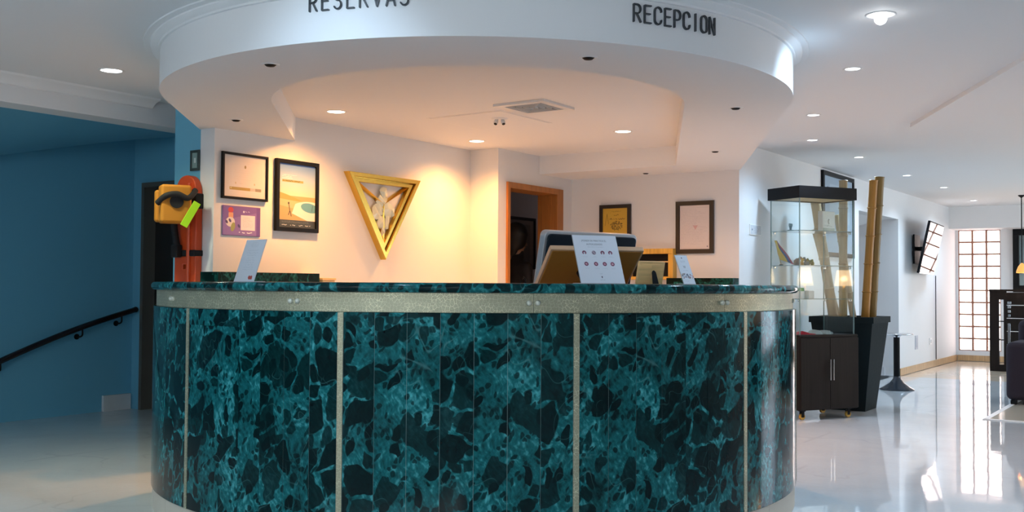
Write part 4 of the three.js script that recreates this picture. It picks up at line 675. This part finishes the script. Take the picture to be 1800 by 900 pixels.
  t = caseThing('clear_bag', 'crumpled clear plastic bags on the floor of the display case', 'bag', -0.02, 0.774, 0.07); for (const [x, z, s] of [[0, 0, 1], [0.09, 0.03, 0.8], [0.16, -0.01, 0.6]]) obj('bag', lump(0.09 * s, 0.09 * s, 0.08 * s, 22).translate(x, 0, z), phy({ color: new THREE.Color(0.75, 0.86, 0.88), roughness: 0.15, transmission: 0.5, thickness: 0 }), t);
}

// ---------------------------------------------------------------- bamboo planter
{
  const t = thing('square_planter', 'large black tapered square planter behind the display case', 'planter', [10.54, 0, -3.04]);
  const ring = (o, i, y) => [[-o, y, -o], [o, y, -o], [o, y, o], [-o, y, o], [-i, y, -i], [i, y, -i], [i, y, i], [-i, y, i]];
  const shell = (b, tp, y0, y1, th) => { const q = []; for (const [h, y] of [[b, y0], [tp, y1]]) for (const [x, z] of [[-1, -1], [1, -1], [1, 1], [-1, 1]]) q.push(V(x * h, y, z * h)); return boxUV(new ConvexGeometry(q)); };
  const mat = phy({ color: new THREE.Color(0.008, 0.016, 0.019), roughness: 0.6, specularIntensity: 0.4, bumpMap: texPlaster, bumpScale: 0.002 });
  obj('pot', shell(0.20, 0.298, 0, 0.86, 0), mat, t);
  obj('rim', [bx(-0.315, 0.315, 0.86, 0.92, -0.315, -0.275), bx(-0.315, 0.315, 0.86, 0.92, 0.275, 0.315), bx(-0.315, -0.275, 0.86, 0.92, -0.275, 0.275), bx(0.275, 0.315, 0.86, 0.92, -0.275, 0.275)], mat, t);
  obj('soil', bx(-0.275, 0.275, 0.86, 0.885, -0.275, 0.275), std(0x1a1410, 0.95), t);
  const cane = (a, b, r, mat, label) => {
    const A = V(...a), B = V(...b), L = A.distanceTo(B), pts = [], n = Math.round(L / 0.30);
    for (let i = 0; i < n; i++) { const y0 = i / n * L, y1 = (i + 1) / n * L; pts.push([r * 0.985, y0 + 0.008], [r * 0.96, (y0 + y1) / 2], [r * 0.985, y1 - 0.010], [r * 1.07, y1 - 0.004], [r * 1.04, y1]); } pts.push([r * 0.72, L], [r * 0.72, L - 0.08], [0.0001, L - 0.08]); pts.unshift([0.0001, 0]);
    const g = lathe(pts, 20), u = g.attributes.uv, p = g.attributes.position; for (let i = 0; i < u.count; i++) u.setXY(i, u.getX(i) * 0.3, p.getY(i));
    const q = thing('bamboo_pole', label, 'bamboo pole', a, 0, 'bamboo poles in the planter'); const m = obj('cane', g, mat, q); m.quaternion.setFromUnitVectors(V(0, 1, 0), B.clone().sub(A).normalize());
    const rg = []; for (let i = 1; i < n; i++) { const tg = new THREE.TorusGeometry(r * 1.03, 0.006, 6, 20); tg.rotateX(Math.PI / 2); tg.translate(0, i / n * L, 0); rg.push(tg); } obj('node', rg, mat, m);
  };
  cane([10.50, 0.886, -2.88], [10.53, 2.27, -2.80], 0.041, M.bamboo, 'thick golden bamboo pole leaning beside the display case');
  cane([10.62, 0.886, -2.85], [10.62, 2.31, -2.765], 0.046, M.bambooOlive, 'dark olive bamboo pole behind the golden one');
  cane([10.48, 0.886, -3.09], [10.50, 2.28, -3.09], 0.042, M.bambooGrey, 'upright pale bamboo pole rising over the case canopy');
  cane([10.50, 0.886, -3.19], [10.44, 2.12, -3.36], 0.050, M.bambooGrey, 'pale bamboo pole leaning against the wall, seen through the glass');
  cane([10.62, 0.886, -3.18], [10.56, 1.80, -3.40], 0.033, M.bambooGrey, 'short thin bamboo pole behind the display case');
  cane([10.70, 0.886, -3.05], [10.72, 1.95, -3.22], 0.033, M.bambooGrey, 'thin pale bamboo pole in the back of the planter');
}
// ---------------------------------------------------------------- hall wall and hall furniture
{
  const t = thing('wall_plaque', 'small white plaque with fine print on the hall wall', 'plaque', [9.44, 1.745, -3.61]); obj('plate', rb(0.29, 0.10, 0.008, 0.002, 0, 0, 0.004), M.paper, t); const g = new THREE.PlaneGeometry(0.27, 0.085); g.translate(0, 0, 0.0088); obj('print', g, sheet((c, w, h) => { c.fillStyle = '#cfd3da'; c.fillRect(0, 0, w, h); scrawl(c, w * 0.3, h * 0.2, w * 0.6, 4, h * 0.18, '#8b93a2', 2); c.fillStyle = '#6a7182'; c.beginPath(); c.arc(w * 0.16, h * 0.5, 9, 0, 7); c.fill(); }, 256, 80), t);
}
framed('hall_picture', 'large black framed blue-grey picture behind the display case', 'picture', [12.02, 2.03, -3.608], 0, 1.18, 0.95, 0.045, 0.03, M.black, (c, w, h) => { c.fillStyle = '#9db0c2'; c.fillRect(0, 0, w, h); c.fillStyle = '#aebfce'; c.fillRect(w * 0.2, h * 0.1, w * 0.7, h * 0.5); c.strokeStyle = '#3a4450'; c.lineWidth = 9; c.beginPath(); c.moveTo(w * 0.12, h * 0.16); c.lineTo(w * 0.6, h * 0.3); c.stroke(); }, 256);
{
  const t = thing('television', 'flat wall television tilted down, mirroring the glass blocks', 'television', [15.82, 1.775, -3.385], 0.08);
  const p = new THREE.Group(); const tilt = (g) => { g.rotateX(0.21); return g; };
  obj('casing', tilt(rb(1.42, 0.74, 0.035, 0.008, 0, 0, -0.0175)), M.dark, t);
  obj('screen', tilt(bx(-0.69, 0.69, -0.345, 0.35, 0, 0.0015)), phy({ color: new THREE.Color(0.006, 0.006, 0.007), roughness: 0.03, ior: 1.7 }), t);
  obj('lower_edge', tilt(rb(1.42, 0.02, 0.012, 0.003, 0, -0.362, 0.003)), M.chrome, t);
  obj('wall_mount', [bx(-0.26, 0.26, -0.22, 0.2, -0.224, -0.20), rb(0.06, 0.06, 0.17, 0.01, 0, 0, -0.12)], M.dark, t);
  const c = obj('television_cable', bar([17.07, 0.105, -3.604], [17.07, 1.40, -3.604], 0.006), M.dark); tag(c, 'thin dark cable running down the hall wall below the television', 'cable');
}
{
  let t = thing('wall_outlet', 'white socket on the hall wall above the wooden baseboard', 'socket', [16.70, 0.40, -3.61]); obj('plate', rb(0.12, 0.10, 0.012, 0.004, 0, 0, 0.006), M.paint, t); obj('insert', rb(0.05, 0.05, 0.006, 0.002, 0, 0, 0.013), std(0xbfc3c8, 0.5), t);
  t = thing('wall_outlet', 'flat grey cover plate on the hall wall beside the bar stool', 'cover plate', [15.80, 0.42, -3.61]); obj('plate', rb(0.16, 0.20, 0.010, 0.003, 0, 0, 0.005), std(0xb4b8c2, 0.5), t); obj('insert', rb(0.10, 0.14, 0.006, 0.002, 0, 0, 0.010), std(0xa9adb8, 0.5), t);
}
{
  const t = thing('bar_stool', 'round low stool with chrome seat disc and black flared base', 'stool', [12.82, 0, -3.15]);
  obj('base', lathe([[0.0001, 0], [0.195, 0], [0.20, 0.006], [0.15, 0.035], [0.08, 0.085], [0.045, 0.13], [0.04, 0.16]], 40), std(new THREE.Color(0.02, 0.03, 0.045), 0.12), t);
  obj('post', cyl(0.036, 0.036, 0.49, 0, 0.13, 0), M.dark, t); obj('collar', cyl(0.03, 0.06, 0.03, 0, 0.615, 0), M.chrome, t);
  obj('seat', lathe([[0.0001, 0.645], [0.16, 0.645], [0.185, 0.652], [0.188, 0.662], [0.18, 0.67], [0.0001, 0.672]], 44), M.chrome, t);
}
// glass block window: each block a part of the window
{
  const g = new THREE.Group(); g.name = 'window_2'; g.userData.kind = 'structure'; scene.add(g);
  const blockMat = phy({ color: new THREE.Color(0.97, 0.95, 0.93), roughness: 0.22, transmission: 1, thickness: 0, ior: 1.45 });
  const bw = 0.65 / 3, bh = 2.0 / 10, geo = rb(0.07, bh - 0.025, bw - 0.029, 0.01), grout = std(new THREE.Color(0.30, 0.13, 0.08), 0.7);
  for (let i = 0; i < 3; i++) for (let j = 0; j < 10; j++) { const m = obj('glass_block', geo, blockMat, g); m.position.set(18.66, 0.175 + bh * (j + 0.5), -3.57 + bw * (i + 0.5)); }
  const gr = []; for (let i = 0; i <= 3; i++) gr.push(bx(18.618, 18.70, 0.175, 2.175, -3.57 + bw * i - 0.014, -3.57 + bw * i + 0.014)); for (let j = 0; j <= 10; j++) for (let i = 0; i < 3; i++) gr.push(bx(18.618, 18.70, 0.175 + bh * j - 0.012, 0.175 + bh * j + 0.012, -3.57 + bw * i + 0.014, -3.57 + bw * (i + 1) - 0.014));
  obj('grout', gr, grout, g);
}
{
  const t = thing('wall_mirror', 'black framed mirror on the far wall beside the glass blocks', 'mirror', [18.598, 1.15, -1.98], -Math.PI / 2);
  obj('frame', [rb(1.5, 0.11, 0.05, 0.004, 0, 0.975, 0.025), rb(1.5, 0.11, 0.05, 0.004, 0, 0.055, 0.025), rb(0.09, 0.81, 0.05, 0.004, -0.705, 0.515, 0.025), rb(0.09, 0.81, 0.05, 0.004, 0.705, 0.515, 0.025)], M.black, t);
  obj('glass', bx(-0.66, 0.66, 0.11, 0.92, 0.005, 0.012), std(new THREE.Color(0.30, 0.34, 0.32), 0.06, { metalness: 0.9 }), t);
}
{
  const t = thing('pendant_lamp', 'pendant lamp with an amber shade on a thin dark rod', 'pendant', [16.26, 1.40, -2.275]);
  obj('canopy', lathe([[0.0001, 1.134], [0.045, 1.133], [0.04, 1.12], [0.012, 1.10], [0.006, 1.09]], 24), M.dark, t); obj('rod', cyl(0.007, 0.007, 0.95, 0, 0.17, 0), M.dark, t);
  obj('shade', lathe([[0.075, 0.03], [0.072, 0.06], [0.05, 0.12], [0.012, 0.17]], 32), std(new THREE.Color(0.65, 0.28, 0.05), 0.5, { emissive: new THREE.Color(1, 0.45, 0.12), emissiveIntensity: 0.6, side: THREE.DoubleSide }), t);
  const l = new THREE.PointLight(new THREE.Color(1, 0.6, 0.25), 0.35); l.position.set(0, 0.06, 0); l.shadow.radius = 2; l.castShadow = true; t.add(l);
  obj('bulb', new THREE.SphereGeometry(0.03, 16, 12).translate(0, 0.07, 0), std(0xffffff, 0.5, { emissive: new THREE.Color(1, 0.7, 0.35), emissiveIntensity: 4 }), t);
}
{ // black panelled bar front with slots and square inlays
  const t = thing('bar_counter', 'black wooden bar counter with narrow slots and small square inlays', 'bar', [16.6, 0, -2.76], 0);
  const z = (a, b, y0, y1, x0 = 0, x1 = 0.05) => bx(x0, x1, y0, y1, a, b);
  obj('post', z(0, 0.125, 0, 1.168), M.woodBlack, t);
  obj('cross_bar', z(0.125, 0.19, 1.045, 1.168), M.woodBlack, t); obj('cross_bar', z(0.125, 0.19, 0.72, 0.735, 0.01, 0.04), M.woodBlack, t); obj('cross_bar', z(0.125, 0.19, 0.45, 0.465, 0.01, 0.04), M.woodBlack, t); obj('cross_bar', z(0.125, 0.19, 0, 0.10), M.woodBlack, t);
  obj('post', z(0.19, 0.225, 0, 1.168), M.woodBlack, t);
  for (let i = 0; i < 6; i++) obj('board', z(0.225, 1.6, 0.02 + i * 0.19, 0.20 + i * 0.19, 0.004, 0.046), M.woodBlack, t);
  obj('top_rail', z(0.0, 1.62, 1.168, 1.195, -0.02, 0.40), M.woodBlack, t);
  for (let i = 0; i < 4; i++) obj('inlay', rb(0.006, 0.036, 0.05 - 0.006 * i, 0.002, 0.0, 1.0 - i * 0.062, 0.265), M.chrome, t); obj('inlay', rb(0.006, 0.5, 0.035, 0.002, 0.0, 0.45, 0.262), M.chrome, t);
}
{
  const t = thing('sofa', 'dark purple upholstered sofa with rounded arms on the beige floor', 'sofa', [11.84, 0.006, -1.82]);
  const m = std(new THREE.Color(0.020, 0.012, 0.022), 0.85); m.bumpMap = texPlaster; m.bumpScale = 0.002;
  for (const z of [0.12, 1.88]) obj('arm', rb(0.92, 0.60, 0.24, 0.06, 0.46, 0.345, z, 4), m, t);
  obj('seat_base', rb(0.88, 0.30, 1.52, 0.03, 0.46, 0.195, 1.0, 3), m, t); obj('backrest', rb(0.26, 0.82, 1.96, 0.07, 0.80, 0.45, 1.0, 4), m, t);
  for (const z of [0.625, 1.375]) obj('seat_cushion', rb(0.62, 0.15, 0.74, 0.05, 0.34, 0.42, z, 4), m, t);
  for (const [x, z] of [[0.06, 0.07], [0.86, 0.07], [0.06, 1.93], [0.86, 1.93]]) obj('foot', rb(0.06, 0.045, 0.06, 0.006, x, 0.0225, z), M.black, t);
}
// sideboard with two lamps opposite the display case, whose glass mirrors them
{
  const t = thing('sideboard', 'dark wooden sideboard with two doors opposite the display case', 'sideboard', [10.45, 0.006, 2.0], Math.PI);
  obj('body', rb(1.3, 0.72, 0.42, 0.005, 0, 0.42, 0), M.woodBlack, t); obj('top', rb(1.34, 0.03, 0.45, 0.004, 0, 0.795, 0), M.woodBlack, t);
  for (const s of [-1, 1]) { const d = obj('door', rb(0.62, 0.66, 0.018, 0.003, s * 0.32, 0.42, 0.215), M.woodBlack, t); obj('knob', rb(0.02, 0.08, 0.02, 0.004, s * 0.05, 0.45, 0.232), M.chrome, d); }
  for (const [x, z] of [[-0.6, -0.17], [0.6, -0.17], [-0.6, 0.17], [0.6, 0.17]]) obj('leg', cyl(0.02, 0.026, 0.065, x, 0, z), M.woodBlack, t);
  [[10.195, 1.263, 0.105, 'smaller'], [10.72, 1.230, 0.125, 'larger']].forEach(([x, y, r, n]) => {
    const l = thing('table_lamp', `${n} table lamp with a glowing cream shade on the sideboard`, 'lamp', [x, 0.816, 1.9], 0, 'sideboard lamps'), b = y - 0.816;
    obj('base', lathe([[0.0001, 0], [0.07, 0], [0.07, 0.015], [0.03, 0.04], [0.045, 0.14], [0.03, 0.25], [0.012, b - 0.02], [0.012, b + 0.05], [0.0001, b + 0.05]], 28), M.brass, l);
    obj('shade', lathe([[r, b], [r * 0.72, b + 0.215]], 36), std(new THREE.Color(0.85, 0.75, 0.58), 0.8, { emissive: new THREE.Color(1, 0.62, 0.30), emissiveIntensity: 5.5, side: THREE.DoubleSide }), l);
    const p = new THREE.PointLight(new THREE.Color(1, 0.68, 0.36), 1.0); p.position.set(0, b + 0.1, 0); p.castShadow = true; p.shadow.radius = 2; l.add(p);
    obj('bulb', new THREE.SphereGeometry(0.028, 14, 10).translate(0, b + 0.1, 0), glowWarm, l);
  });
}
renderer.render(scene, camera);
